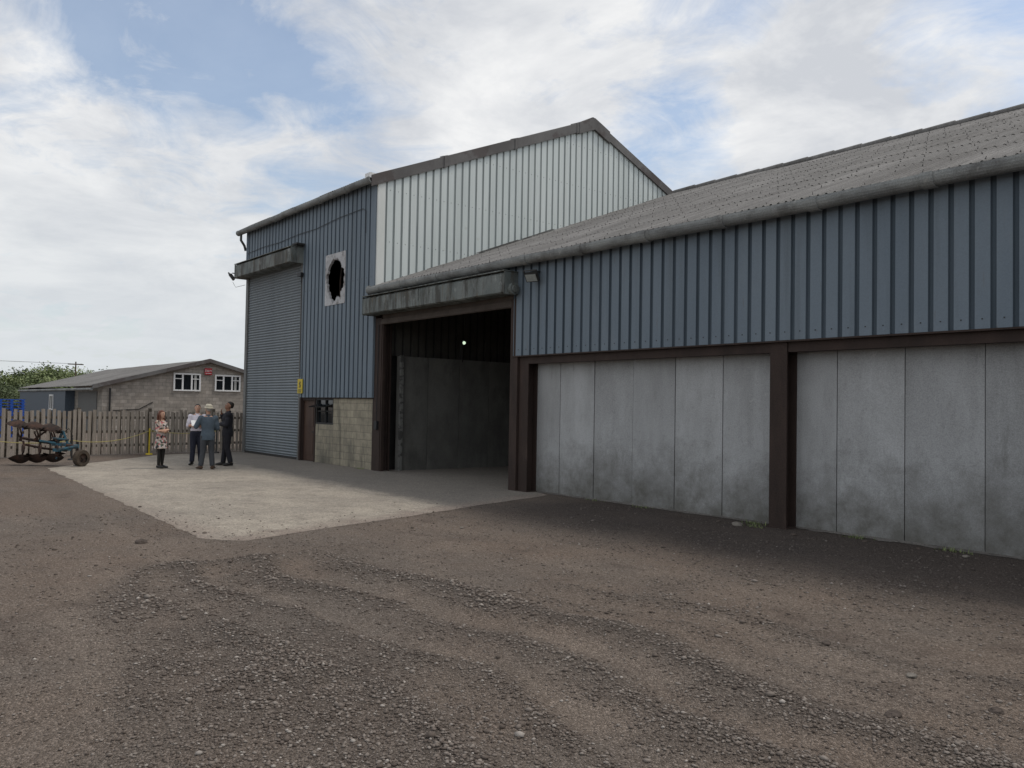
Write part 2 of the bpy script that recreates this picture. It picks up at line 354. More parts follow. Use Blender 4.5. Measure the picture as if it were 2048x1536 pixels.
def apronmat(name,c1,c2,c3,yard=False):
    m,nt,b=newmat(name)
    P=nd(nt,"ShaderNodeNewGeometry").outputs["Position"]
    n5=noise(nt,P,.5,5,.65);n17=noise(nt,P,1.7,6,.75)
    col=mixc(nt,ramp(nt,n5,.38,.62),c1,c2)
    col=mixc(nt,ramp(nt,n17,.48,.66,(0,0,0),(.85,)*3),col,c3)
    if yard:
        s=nd(nt,"ShaderNodeSeparateXYZ");L(nt,P,s.inputs[0])
        n6=noise(nt,P,6,5,.75)
        col=mixc(nt,ramp(nt,n6,.55,.66,(0,0,0),(.5,)*3),col,(.40,.36,.30))
        col=mixc(nt,ramp(nt,n6,.32,.42,(.5,)*3,(0,0,0)),col,(.13,.11,.092))
        yy=fma(nt,s.outputs[0],.045,s.outputs[1]);yy=fma(nt,n17,1.1,yy)
        col=mixc(nt,mrange(nt,yy,-3.35,-2.95,0,.80),col,mixc(nt,ramp(nt,n5,.4,.6),(.150,.135,.118),(.185,.165,.142)))
        y1=fma(nt,n17,1.5,s.outputs[1]);f1=mrange(nt,y1,-7.0,-7.75,0,1)
        d=fma(nt,s.outputs[0],.96,fma(nt,s.outputs[1],.28,.96*11.6+.28*7.9));d=fma(nt,n17,1.6,d);f2=mrange(nt,d,.15,.75,0,1)
        mx=nd(nt,"ShaderNodeMath",operation='MAXIMUM');L(nt,f1,mx.inputs[0]);L(nt,f2,mx.inputs[1])
        col=mixc(nt,mx.outputs[0],col,mixc(nt,ramp(nt,n5,.4,.6),GA,GC))
    vo=nd(nt,"ShaderNodeTexVoronoi",Scale=45.0);L(nt,P,vo.inputs["Vector"])
    sc=nd(nt,"ShaderNodeSeparateColor");L(nt,vo.outputs["Color"],sc.inputs[0])
    col=mixc(nt,1.0,col,ramp(nt,sc.outputs[0],0,1,(.70,)*3,(1.24,)*3),'MULTIPLY')
    L(nt,col,b.inputs["Base Color"]);b.inputs["Roughness"].default_value=.95
    bp=nd(nt,"ShaderNodeBump",Strength=.7,Distance=.025);L(nt,noise(nt,P,22,5,.75),bp.inputs["Height"]);L(nt,bp.outputs[0],b.inputs["Normal"])
    return m
def strip(xa,xb,step,ylo,yhi,z,name,mat,label):
    n=int((xb-xa)/step);A=M();vs=[]
    for i in range(n+1):
        x=xa+(xb-xa)*i/n;vs+=[(x,ylo(x),z),(x,max(yhi(x),ylo(x)+.001),z)]
    A.add(vs,[(2*i,2*i+2,2*i+3,2*i+1) for i in range(n)])
    return solo(A,name,mat,kind="structure",label=label)
def lerp_pts(pts,x):
    for (a,b_),(c_,d_) in zip(pts,pts[1:]):
        if a<=x<=c_: return b_+(d_-b_)*(x-a)/(c_-a)
    return pts[0][1] if x<pts[0][0] else pts[-1][1]
FR=[(-32.4,-.3),(-31.6,-3.4),(-26.6,-7.9),(-12.1,-8.4),(-11.6,-8.0)]
BK=[(-32.4,29),(-14.72,29),(-14.70,.3),(-13.95,.0),(-11.6,-7.9)]
jit=lambda x,k:.10*mn.noise(V((x*1.7,k,0)))+.06*mn.noise(V((x*6,k,3)))
strip(-32.4,-14.71,.12,lambda x:lerp_pts(FR,x)+jit(x,1),lambda x:29,.004,"pavement",apronmat("worn_concrete_apron",(.34,.30,.245),(.265,.235,.195),(.19,.163,.135),True),"pale worn concrete apron with gravelly edges")
strip(-14.71,-11.6,.05,lambda x:lerp_pts(FR,x)+jit(x,1),lambda x:lerp_pts(BK[2:],x)+(jit(x,7)*2.2 if x>-13.9 else 0),.004,"pavement",bpy.data.materials["worn_concrete_apron"],"pale worn concrete apron with gravelly edges")

def stones(N_):
    base=np.array([(1,0,0),(-1,0,0),(0,1,0),(0,-1,0),(0,0,1),(0,0,-1),(.6,.6,.5),(-.6,.6,.45),(-.6,-.6,.5),(.6,-.6,.45)],float)
    bm=bmesh.new();[bm.verts.new(p) for p in base];bmesh.ops.convex_hull(bm,input=bm.verts[:]);bm.normal_update();bm.verts.index_update()
    bv=np.array([v.co[:] for v in bm.verts]);bf=[]
    for f in bm.faces:
        ids=[v.index for v in f.verts]
        if len(ids)==3:
            if f.normal.dot(f.calc_center_median())<0: ids=ids[::-1]
            bf.append(ids)
    bf=np.array(bf);bm.free()
    P=[];S=[]
    while len(P)<N_:
        r=2.5*(17/2.5)**random.random();a=math.radians(random.uniform(-50,50))+math.radians(180-39.27)
        x=r*math.cos(a);y=-12.51+r*math.sin(a)
        if y>-.05: continue
        t=tone(x,y)
        w=.06+1.15*t**1.35
        d=(x+11.6)*.96+(y+7.9)*.28
        ap_=(d<0 and y>-8.3 and x<-11.5)
        if ap_: w=.02+.14*max(0,1+d/.8)+.14*max(0,1-(y+8.3)/.7)
        if random.random()>w: continue
        P.append((x,y,hfun(x,y)+(.004 if ap_ else 0)))
        S.append((.0048+.0100*random.random()**2.2+(.013 if random.random()>.995 else 0))*(.85+.45*t)*(1+.3*(r>8)))
    P=np.array(P);S=np.array(S);n=len(P)
    sc=np.stack([S*rng.uniform(.8,1.5,n),S*rng.uniform(.7,1.2,n),S*rng.uniform(.5,.9,n)],1)
    ang=rng.uniform(0,6.28,n)
    vv=bv[None]*sc[:,None,:]*(1+rng.uniform(-.18,.18,(n,len(bv),1)))
    c,s_=np.cos(ang)[:,None],np.sin(ang)[:,None]
    X=vv[...,0]*c-vv[...,1]*s_;Y=vv[...,0]*s_+vv[...,1]*c
    vv=np.stack([X,Y,vv[...,2]],-1)+P[:,None,:];vv[...,2]+=S[:,None]*.2
    fo=(bf[None]+(np.arange(n)*len(bv))[:,None,None]).reshape(-1,3)
    me=bpy.data.meshes.new("gravel");me.vertices.add(n*len(bv));me.vertices.foreach_set("co",vv.reshape(-1))
    nf=len(fo);me.loops.add(nf*3);me.loops.foreach_set("vertex_index",fo.reshape(-1).astype(np.int32))
    me.polygons.add(nf);me.polygons.foreach_set("loop_start",(np.arange(nf)*3).astype(np.int32))
    me.update(calc_edges=True);me.validate()
    return me
me=stones(76000)
m,nt,b=newmat("gravel_stone")
g=nd(nt,"ShaderNodeNewGeometry")
r=nd(nt,"ShaderNodeValToRGB");e=r.color_ramp.elements;e[0].color=(.085,.068,.057,1);e[1].color=(.42,.38,.34,1);e[1].position=1
for p,c in ((.35,(.138,.113,.096,1)),(.7,(.188,.160,.138,1)),(.95,(.245,.214,.188,1)),(.99,(.32,.29,.26,1))):
    x=e.new(p);x.color=c
L(nt,g.outputs["Random Per Island"],r.inputs[0])
s=nd(nt,"ShaderNodeSeparateXYZ");L(nt,g.outputs["Position"],s.inputs[0])
L(nt,mixc(nt,mrange(nt,s.outputs[1],-4.5,-2.5,0,.55),r.outputs[0],(.065,.055,.052)),b.inputs["Base Color"]);b.inputs["Roughness"].default_value=.9;b.inputs["Specular IOR Level"].default_value=.2  # stones near the barn wall carry its shadow in their colour too
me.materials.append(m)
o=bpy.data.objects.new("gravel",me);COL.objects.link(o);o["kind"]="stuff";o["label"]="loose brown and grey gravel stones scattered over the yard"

# ------------------------------------------------------------------ long low barn
X0=-21.9;XE=9.0;RY=13.9;sl=.383;Z0=5.62
def zr(y): return Z0+sl*y if y<=RY else Z0+sl*(2*RY-y)
barn=thing("barn","long low barn with blue cladding over grey concrete panels","barn",(X0,0,0))
A=M()
ribbed(A,-15.2,XE,3.22,5.52,-.03,-1,rows=(3.36,))
ribbed(A,X0,-15.2,5.0,5.52,-.03,-1)
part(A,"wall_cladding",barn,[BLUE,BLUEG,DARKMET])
A=M();A.box(-15.2,XE,-.082,-.0,3.19,3.218);part(A,"drip_trim",barn,RUSTSTEEL)
A=M()
for a,b_ in ((-14.7,-8.2),(-7.85,-.9),(-.57,XE)):
    A.box(a,b_,.0,.04,3.02,3.26);A.box(a,b_,.04,.16,3.02,3.04);A.box(a,b_,.04,.3,3.18,3.26)
for a,b_ in ((-8.2,-7.85),(-.9,-.57)): A.box(a,b_,.06,.3,3.19,3.26);A.box(a,b_,-.02,.06,3.19,3.3)
part(A,"beam",barn,RUSTSTEEL)
def column(x0,x1,y0,y1,z1):
    A=M();c=(x0+x1)/2
    A.box(x0,x1,y0,y0+.025,0,z1);A.box(x0,x1,y1-.025,y1,0,z1);A.box(c-.02,c+.02,y0+.025,y1-.025,0,z1)
    A.box(x0-.03,x1+.03,y0-.03,y1-.002,0,.02)
    return A
for x0,x1 in ((-8.19,-7.86),(-.9,-.57),(6.4,6.73)):
    part(column(x0,x1,-.02,.3,3.188),"column",barn,RUSTSTEEL)
part(column(-15.02,-14.7,0.0,.3,4.6),"column",barn,RUSTSTEEL)
A=M();A.box(-15.3,-15.04,-.06,.12,0,4.6);A.box(-15.36,-15.3,-.02,.08,0,4.6)
part(A,"shutter_guide",barn,RUSTSTEEL)
A=M();A.box(-21.86,-21.5,-.02,.03,0,4.6);A.box(-21.7,-21.62,.03,.3,0,4.6);A.box(-21.5,-21.44,.0,.1,0,4.6);A.box(-21.9,-21.5,.3,.34,0,4.6)
part(A,"shutter_guide",barn,RUSTSTEEL)
A=M();A.box(-21.72,-21.56,-.1,-.02,1.25,1.5);A.tube([(-21.64,-.06,1.5),(-21.64,-.04,4.4)],.012,6);part(A,"control_box",barn,BLACK)
seams=[-14.72,-13.90,-12.80,-11.66,-10.54,-9.40,-8.28,-7.12,-6.0,-4.84,-3.7,-2.56,-1.42,-.3,.84,1.98,3.12,4.26,5.4,6.54,7.68,8.9]
for i in range(len(seams)-1):
    A=M();j=random.uniform(-.008,.008);k=random.uniform(-.006,.006)
    A.box(seams[i]+.009+k,seams[i+1]-.009,.302+j,.42,0,3.2)
    part(A,"concrete_panel",barn,CONC)
A=M();A.box(-14.7,9,.33,.40,0,3.19);part(A,"joint_backing",barn,BLACK)
A=M();A.box(X0,XE,27.8,27.95,0,5.64);
A.add([(XE,.05,0),(XE,27.8,0),(XE,27.8,5.55),(XE,RY,zr(RY)-.05),(XE,.05,5.55)],[(0,1,2,3,4)])
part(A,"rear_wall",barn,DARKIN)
ys_=[.6,1.65,2.85,4.05,5.25,6.45,7.65,8.85,10.05,11.25,12.45,13.65]
for i in range(len(ys_)-1):
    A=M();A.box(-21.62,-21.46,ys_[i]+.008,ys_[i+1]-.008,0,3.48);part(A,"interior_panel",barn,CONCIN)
A=M();A.box(-21.45,-21.36,.6,.70,0,3.5);part(A,"panel_edge_strip",barn,surf("chipped_edge",(.17,.17,.16),(.07,.07,.065),3,(1,1,2),lo=.48,hi=.56,rough=.9))
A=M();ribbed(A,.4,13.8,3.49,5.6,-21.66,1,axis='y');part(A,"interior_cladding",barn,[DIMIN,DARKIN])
A=M()
for y in (5.2,10.4,15.6): A.box(-21.45,-21.25,y,y+.2,0,7.4)
for y in (3,6,9,12,15,18,21):
    A.box(X0+.1,XE,y,y+.08,zr(y)-.28,zr(y)-.06)
part(A,"interior_frame",barn,DARKMET)
def corr_roof(A,x0,x1,y_lo,y_hi,zf,courses,pitch=.146,amp=.029,spw=8,m=0,lap=.012):
    dy=(y_hi-y_lo)/courses
    n=int((x1-x0)/pitch*spw);xx=[x0+(x1-x0)*i/n for i in range(n+1)]
    for c in range(courses):
        a=y_lo+c*dy;b2=a+dy+.12*(1 if dy>0 else -1)
        if c==courses-1:b2=a+dy
        vs=[];k=len(xx);jt={}
        for (y,o_) in ((a,lap),((a+b2)/2,lap/2),(b2,0.0)):
            for x in xx:
                w=amp*math.cos(2*math.pi*x/pitch);q=int((x-x0)/1.022)
                j=jt.setdefault(q,random.uniform(-.006,.006))
                vs.append((x,y+(j*3 if o_==lap else 0),zf(y)+w+o_+j*.25+.03*mn.noise(V((x*.35,y*.3,1)))))
        fs=[(r_*k+i,r_*k+i+1,r_*k+k+i+1,r_*k+k+i) for r_ in range(2) for i in range(k-1)]
        A.add(vs,fs,m)
A=M();corr_roof(A,X0+.02,XE+.2,-.28,RY,zr,7);part(A,"roof_slope",barn,FIBRE,smooth=True)
A=M();A.add([(X0,RY,zr(RY)),(XE+.2,RY,zr(RY)),(XE+.2,28.1,zr(28.1)),(X0,28.1,zr(28.1))],[(0,1,2,3)]);part(A,"roof_slope",barn,FIBRE)
roofcap=M();x=X0
while x<XE:
    roofcap.tube([(x,RY,zr(RY)-.0),(x+1.05,RY,zr(RY)+.015)],[.13,.145],12);x+=1.0
part(roofcap,"ridge_cap",barn,FIBRE)
A=M();dy=(RY+.28)/7
for c in range(7):
    for q in (.06,.55):
        y=-.28+(c+q)*dy;x=X0+.146
        while x<XE:
            xx_=x+random.uniform(-.012,.012);yb=y+random.uniform(-.02,.02);z=zr(yb)+.038+.03*mn.noise(V((xx_*.35,yb*.3,1)));hh_=random.uniform(.02,.045)
            A.tube([(xx_,yb,z-.03),(xx_,yb,z+.006)],[.014,.011],6);A.tube([(xx_,yb,z+.004),(xx_+random.uniform(-.012,.012),yb,z+hh_)],[.006,.005],5)
            x+=.438*(1 if random.random()<.8 else 2)
o=part(A,"roof_bolts",barn,BOLTM);o["kind"]="stuff"
def gutter(A,x0,x1,y,z,r,step=1.83,m=0):
    def ring(x,r1,r2):
        a=[math.radians(158+ (382-158)*k/12) for k in range(13)]
        o_=[V((x,y+r1*math.cos(t),z+r1*math.sin(t))) for t in a];i_=[V((x,y+r2*math.cos(t),z+r2*math.sin(t))) for t in a[::-1]]
        return o_+i_
    x=x0;dzp=0
    while x<x1:
        e=min(x+step,x1);dz=random.uniform(-.012,.012)
        a_=[p+V((0,0,dzp)) for p in ring(x,r,r-.02)];b_=[p+V((0,0,dz)) for p in ring(e,r,r-.02)]
        A.loft([a_,b_],m)
        A.loft([[p+V((0,0,dz)) for p in ring(e-.09,r+.02,r-.018)],[p+V((0,0,dz)) for p in ring(min(e+.09,x1+.09),r+.02,r-.018)]],m)
        x=e;dzp=dz
    A.tube([(x0-.02,y,z-.01),(x0,y,z-.01)],r*.98,14,m)
A=M();gutter(A,X0+.05,XE,-.26,5.455,.14);part(A,"gutter",barn,GUTTER)
A=M();A.box(X0,XE,-.09,-.02,5.38,5.56);part(A,"eaves_fascia",barn,DARKMET)
for y0,y1 in ((3.6,5.4),(5.5,7.0)):
    A=M();A.add([(X0+.14,y0,zr(y0)+.07),(X0+.35,y0,zr(y0)+.05),(X0+.35,y1,zr(y1)+.05),(X0+.14,y1,zr(y1)+.09)],[(0,1,2,3)])
    part(A,"roof_flashing",barn,DARKMET)
A=M();A.box(-21.5,-15.3,-.04,.06,4.40,4.56);A.box(-21.5,-15.3,-.06,-.04,4.42,4.47);A.box(-21.5,-15.3,-.0,.05,4.56,5.05)
part(A,"shutter_bottom_rail",barn,[surf("rail",(.065,.05,.042),(.10,.082,.07),2,rough=.8)])
def housing(x0,x1,y0,z0,z1,seamx=()):
    A=M();y1=-.035
    prof=[(y1,z1),(y0+.05,z1-.01),(y0,z1-.06),(y0,z0+.03),(y0+.04,z0),(y1,z0)]
    n=12
    A.loft([[V((x0+(x1-x0)*i/n,a+.014*mn.noise(V((i*.9,a*3,0))),b_+.018*mn.noise(V((i*.7,b_,3))))) for a,b_ in prof] for i in range(n+1)])
    for x in list(seamx):
        A.box(x-.012,x+.012,y0-.014,y0+.02,z0+.02,z1-.05)
    A.box(x0-.02,x1+.02,y0-.03,y1,z1+.012,z1+.035)
    for x in (x0-.014,x1+.002): A.box(x,x+.012,y0-.015,y1,z0-.015,z1+.0)
    return A
part(housing(-21.85,-15.07,-.48,4.68,5.2,(-18.8,)),"shutter_housing",barn,GALV)
A=M();A.tube([(-15.05,-.25,4.80),(-14.95,-.25,4.80)],.14,20);A.tube([(-14.95,-.25,4.80),(-14.91,-.25,4.80)],.09,16)
part(A,"shutter_motor",barn,GALV)
A=M();A.tube([(-21.455,2.96,4.03),(-21.40,2.96,4.03)],[.08,.065],16,1);A.tube([(-21.40,2.96,4.03),(-21.37,2.96,4.03)],[.055,.045],14,0);A.box(-21.6,-21.456,2.94,2.98,3.4,4.06,1)
part(A,"lamp",barn,[flat("lamp_glow",(.75,.95,.70),.4,emit=1.0),DARKMET],"small lit bulkhead lamp")
def flood(parent,c,rot,sc=1.0):
    A=M();A.box(-.2,.2,-.05,.05,-.14,.14);A.box(-.17,.17,-.065,-.05,-.11,.11,1);A.box(-.215,-.2,-.03,.03,-.08,.2);A.box(.2,.215,-.03,.03,-.08,.2);A.box(-.215,.215,-.03,.03,.2,.215)
    for k in range(7): A.box(-.17+k*.05,-.155+k*.05,.05,.09,-.12,.12)
    A.xf(Matrix.Translation(V(c))@Matrix.Rotation(rot,4,'Z')@Matrix.Rotation(math.radians(38),4,'X')@Matrix.Scale(sc,4))
    A.box(c[0]-.02,c[0]+.02,c[1]+.02,-.03,c[2]+.16*sc,c[2]+.2*sc)
    return part(A,"floodlight",parent,[DARKMET,flat("flood_glass",(.30,.32,.31),.15)])
flood(barn,(-14.3,-.28,5.0),math.radians(20),.8)

# ------------------------------------------------------------------ tall shed
TX0=-32.2;TX1=-21.95;GY=9.1;GZ=12.75;EZ=8.95
def zt(y): return EZ+(GZ-EZ)/GY*y if y<=GY else GZ-(GZ-EZ)/GY*(y-GY)
shed=thing("tall_shed","tall blue clad shed with pale ribbed gable and roller shutter","shed",(TX0,0,0))
A=M();yo=-.03;RW=(2.35,5.9)
ribbed(A,TX0,-26.98,7.2,8.86,yo,-1)
ribbed(A,-26.98,-25.2,2.2,8.86,yo,-1,rows=RW)
ribbed(A,-25.2,-23.78,2.2,5.25,yo,-1,rows=RW);ribbed(A,-25.2,-23.78,6.95,8.86,yo,-1,rows=RW)
ribbed(A,-23.78,TX1,2.2,8.86,yo,-1,rows=RW)
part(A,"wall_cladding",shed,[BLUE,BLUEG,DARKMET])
for a in ((TX0-.03,TX0+.1,-.085,-.028,7.3,8.86),(TX1-.06,TX1+.05,-.085,-.0,2.2,8.83)):
    A=M();A.box(*a);part(A,"corner_flashing",shed,BLUE)
A=M()
ribbed(A,.16,18.2,lambda y:(zr(y)-.1 if y<RY+1 else 2),lambda y:zt(y)-.05,TX1+.06,1,axis='y',rows=(lambda y:7.0,lambda y:8.6,lambda y:10.2,lambda y:11.7))
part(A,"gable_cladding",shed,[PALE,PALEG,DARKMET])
A=M();A.add([(TX1+.11,-.03,5.55),(TX1+.11,.21,5.7),(TX1+.11,.21,zt(.21)-.05),(TX1+.11,-.03,EZ-.1)],[(0,1,2,3)])
A.box(TX1+.051,TX1+.11,-.05,-.031,5.6,EZ-.1)
part(A,"gable_corner_trim",shed,WHITEFL)
A=M();A.box(TX0,TX1,18.05,18.2,0,8.9)
A.add([(TX0,0,0),(TX0,18.2,0),(TX0,18.2,8.9),(TX0,GY,GZ-.05),(TX0,0,8.9)],[(0,1,2,3,4)])
A.add([(TX1,.3,0),(TX1,18.2,0),(TX1,18.2,8.9),(TX1,GY,GZ-.06),(TX1,.3,8.9)],[(0,1,2,3,4)])
part(A,"rear_wall",shed,DARKIN)
A=M()
corr_roof(A,TX0-.35,TX1+.1,-.3,GY,lambda y:zt(y)+.08,5,spw=6);part(A,"roof_slope",shed,FIBRE,smooth=True)
A=M();A.add([(TX0-.35,GY,GZ+.08),(TX1+.1,GY,GZ+.08),(TX1+.1,18.5,zt(18.5)+.08),(TX0-.35,18.5,zt(18.5)+.08)],[(0,1,2,3)]);part(A,"roof_slope",shed,FIBRE)
A=M()
seg=[-.3,2.44,5.37,8.3,GY]
for i in range(4):
    a,b_=seg[i],seg[i+1];o_=.004*i
    rr=[[V((TX1+.11,y,zt(y)-.22)),V((TX1+.16+o_,y,zt(y)-.22)),V((TX1+.16+o_,y,zt(y)+.12)),V((TX1-.1,y,zt(y)+.15+o_)),V((TX1-.1,y,zt(y)+.125)),V((TX1+.11,y,zt(y)+.09))] for y in (a,b_)]
    A.loft(rr)
    rr=[[V((TX1+.105,y,zt(y)-.25)),V((TX1+.185,y,zt(y)-.25)),V((TX1+.185,y,zt(y)+.14)),V((TX1-.1,y,zt(y)+.18)),V((TX1-.1,y,zt(y)+.155)),V((TX1+.105,y,zt(y)+.09))] for y in (b_-.12,b_)]
    if i<3:A.loft(rr)
for a,b_ in ((GY,12.2),(12.2,15.3),(15.3,18.5)):
    rr=[[V((TX1+.11,y,zt(y)-.2)),V((TX1+.17,y,zt(y)-.2)),V((TX1+.17,y,zt(y)+.12)),V((TX1-.1,y,zt(y)+.15)),V((TX1-.1,y,zt(y)+.125)),V((TX1+.11,y,zt(y)+.09))] for y in (a,b_)]
    A.loft(rr)
part(A,"verge_flashing",shed,VERGE)
A=M()
for a,b_ in ((8.3,GY),(GY,9.9)):
    rr=[[V((TX1+.1,y,zt(y)-.28)),V((TX1+.2,y,zt(y)-.28)),V((TX1+.2,y,zt(y)+.15)),V((TX1-.3,y,zt(y)+.2)),V((TX1-.3,y,zt(y)+.14)),V((TX1+.1,y,zt(y)+.1))] for y in (a,b_)]
    A.loft(rr)
A.tube([(TX0-.35,GY,GZ+.06),(TX1+.1,GY,GZ+.06)],.15,12)
part(A,"ridge_cap",shed,VERGE)
A=M();gutter(A,-32.62,-21.9,-.27,8.83,.115);part(A,"gutter",shed,GUTTER)
A=M();A.box(-22.12,-21.82,-.36,-.14,8.86,9.02);part(A,"gutter_end_cap",shed,WHITE)
A=M();A.tube([(-32.35,-.27,8.72),(-32.35,-.27,8.5),(-32.36,-.12,8.3),(-32.36,-.06,8.1)],.05,10);part(A,"downpipe",shed,GALV,smooth=True)
A=M();A.box(-25.86,TX1,.02,.25,0,1.3);A.box(-24.58,TX1,.02,.25,1.3,2.21);A.box(-26.98,-26.88,.02,.25,0,2.21)
part(A,"block_wall",shed,BLOCKX)
A=M();A.box(-26.98,TX1,-.034,.25,2.17,2.215);A.box(TX1-.02,TX1+.1,-.01,.3,0,5.0);part(A,"wall_trim",shed,RUSTSTEEL)
door=M();door.box(-26.84,-25.96,.06,.1,.02,2.1);
for z in (.25,1.2): 
    door.box(-26.7,-26.1,.045,.062,z,z+.75)
d=part(door,"door",shed,DOORBR)
A=M();A.box(-26.9,-26.84,.0,.14,0,2.17);A.box(-25.96,-25.88,.0,.14,0,2.17);A.box(-26.84,-25.96,.0,.14,2.1,2.17);part(A,"door_frame",d,RUSTSTEEL)
A=M();A.tube([(-26.05,.03,1.02),(-26.18,.03,1.02)],.012,8);A.box(-26.07,-26.03,.03,.062,.98,1.06);part(A,"handle",d,DARKMET)
w=M();w.box(-25.82,-24.62,.10,.11,1.34,2.14)
w=part(w,"window",shed,GLASS)
A=M();A.box(-25.86,-25.8,.02,.14,1.3,2.17);A.box(-24.64,-24.58,.02,.14,1.3,2.17);A.box(-25.8,-24.64,.02,.14,1.3,1.36);A.box(-25.8,-24.64,.02,.14,2.11,2.17);A.box(-25.8,-24.64,.05,.12,1.72,1.76);A.box(-25.24,-25.2,.05,.12,1.36,2.11)
part(A,"frame",w,DARKMET)
A=M();A.obox((-25.22,-.12,1.93),(.56,0,0),(0,.17,.05),(0,-.004,.012));part(A,"window_hood",w,GLASS,"tilted open dark window light")
A=M();vs=[];fs=[];z=0;pr=[]
while z<7.0:
    for k in range(5): pr.append((z+.1*k/5,-.034*math.sin(math.pi*k/5)))
    z+=.1
for i,(z,d_) in enumerate(pr):
    vs+=[(-32.02,.02+d_,z+.02),(-27.1,.02+d_,z+.02)]
    if i: fs.append((2*i-2,2*i-1,2*i+1,2*i))
A.add(vs,fs)
rs=part(A,"roller_shutter",shed,SHUTTER)
for a in ((-32.22,-32.0),(-27.12,-26.98)):
    A=M();A.box(a[0],a[1],-.06,.06,0,6.95);part(A,"shutter_guide",rs,GREYMET)
A=M();A.box(-32.0,-27.12,-.03,.05,0.01,.09);part(A,"bottom_rail",rs,DARKMET)
A=M();A.box(-26.975,-26.86,-.075,.0,0,2.165);part(A,"column",shed,RUSTSTEEL)
part(housing(-32.25,-26.96,-.52,6.93,7.46),"shutter_housing",shed,GALV)
A=M();A.box(-31.7,-26.9,-.35,-.09,7.5,7.54);A.box(-27.2,-26.8,-.4,-.09,7.54,7.6);part(A,"housing_top_plate",shed,DARKMET)
A=M();n=120;cx,cz=-24.49,6.07
outer=[];inner=[]
for i in range(n):
    t=2*math.pi*i/n;c,s_=math.cos(t),math.sin(t)
    k=1/max(abs(c)/.71,abs(s_)/.85);outer.append((cx+c*k,-.078,6.1+s_*k))
    rg=1+.20*mn.noise(V((c*2.2,s_*2.2,0)))+.10*mn.noise(V((c*8,s_*8,2)))+random.uniform(-.05,.03)
    inner.append((cx+min(.68,.62*rg*abs(c))*(1 if c>0 else -1),-.078,cz+.70*rg*s_))
A.loft([[V(p) for p in outer],[V(p) for p in inner],[V((p[0],.0,p[2])) for p in inner]],cap=False)
v=part(A,"vent_board",shed,BOARD,"pale board with a ragged round hole")
A=M();A.tube([(cx+.25,.2,5.3),(cx+.12,.25,6.1),(cx+.25,.2,6.9)],.05,8);A.tube([(cx-.3,.3,5.3),(cx-.35,.3,6.1),(cx-.2,.3,6.9)],.03,8);part(A,"bent_duct_rim",v,RUST)
flood(shed,(-32.5,-.55,7.0),math.radians(-25),.9)
A=M();A.box(-27.15,-26.86,-.2,-.09,6.45,6.58);A.tube([(-26.95,-.12,6.2),(-26.95,-.12,6.45)],.02,6);part(A,"alarm_box",shed,BLACK)
A=M()
cab=[(-32.1,-.09,7.95),(-30.5,-.09,7.99),(-29.,-.09,7.95),(-27.5,-.09,8.0),(-25.9,-.09,7.98),(-24.3,-.09,8.08),(-22.7,-.09,8.1),(-22.5,-.09,8.0),(-22.48,-.09,7.3)]
A.tube(cab,.010,6);A.tube([(-32.5,-.5,6.8),(-32.45,-.4,6.6),(-32.2,-.1,6.7)],.008,5);A.tube([(-26.93,-.12,6.2),(-26.93,-.1,2.9)],.014,6)
part(A,"cable",shed,BLACK)
sg=thing("warning_sign","yellow warning sign with black pictogram fixed beside shutter","sign",(-26.9,-.1,2.34))
A=M();A.box(-27.08,-26.70,-.112,-.09,2.34,2.84);part(A,"sign_plate",sg,YELLOW)
A=M();A.obox((-26.89,-.116,2.70),(.035,0,.05),(0,.002,0),(-.02,0,.02));A.obox((-26.86,-.116,2.61),(.03,0,-.03),(0,.002,0),(.015,0,.03));A.box(-26.95,-26.83,-.118,-.114,2.545,2.575)
for z in (2.38,2.42,2.46): A.box(-27.02,-26.76,-.118,-.114,z,z+.015)
part(A,"pictogram",sg,BLACK)

# ------------------------------------------------------------------ block building behind
bb=thing("block_building","low concrete block building with shallow grey corrugated roof","building",(-54,0,0))
BX=-54;y0,y1,yr=-.32,12.3,6.0;ez,rz=2.9,4.62
def zb(y): return rz-(rz-ez)*abs(y-yr)/(yr-y0)
A=M();A.add([(BX,y0,0),(BX,y1,0),(BX,y1,zb(y1)),(BX,yr,rz),(BX,y0,ez)],[(0,1,2,3,4)]);part(A,"gable_wall",bb,BLOCKG)
A=M();A.box(-61.5,BX-.01,y0,y0+.2,0,ez);A.box(-79.6,BX-.01,y1-.2,y1,0,2.6);A.box(-79.6,-79.4,y0,y1,0,2.9);part(A,"side_wall",bb,BLOCKF)
A=M();A.box(-79.6,-61.5,-.9,y0+.1,0,2.62);part(A,"painted_wall",bb,DARKBLUE)
A=M();A.box(-60.3,-55.2,y0-.04,y0,0,2.5);part(A,"garage_door",bb,flat("grey_door",(.11,.11,.105),.7))
A=M()
corr_roof(A,-80.2,BX+.3,-.9,yr,lambda y:zb(y)+.08,3,pitch=.3,amp=.03,spw=4);part(A,"roof_slope",bb,FIBRE)
A=M();A.add([(-80.2,yr,rz+.08),(BX+.3,yr,rz+.08),(BX+.3,y1+.3,zb(y1+.3)+.08),(-80.2,y1+.3,zb(y1+.3)+.08)],[(0,1,2,3)]);part(A,"roof_slope",bb,FIBRE)
A=M()
for a,b_ in ((-.9,yr),(yr,y1+.3)):
    A.loft([[V((BX+.02,y,zb(y)-.08)),V((BX+.32,y,zb(y)-.08)),V((BX+.32,y,zb(y)+.16)),V((BX+.02,y,zb(y)+.16))] for y in (a,b_)])
part(A,"verge_flashing",bb,VERGE)
A=M();A.tube([(-79.9,-.95,2.62),(BX+.2,-.95,2.62)],.08,8);part(A,"gutter",bb,GUTTER)
A=M();A.tube([(BX+.06,.1,0),(BX+.06,.1,2.7)],.05,8);A.tube([(BX+.04,.3,1.35),(BX+.04,1.8,1.45),(BX+.04,2.6,1.9)],.025,6);part(A,"downpipe",bb,BLACK)
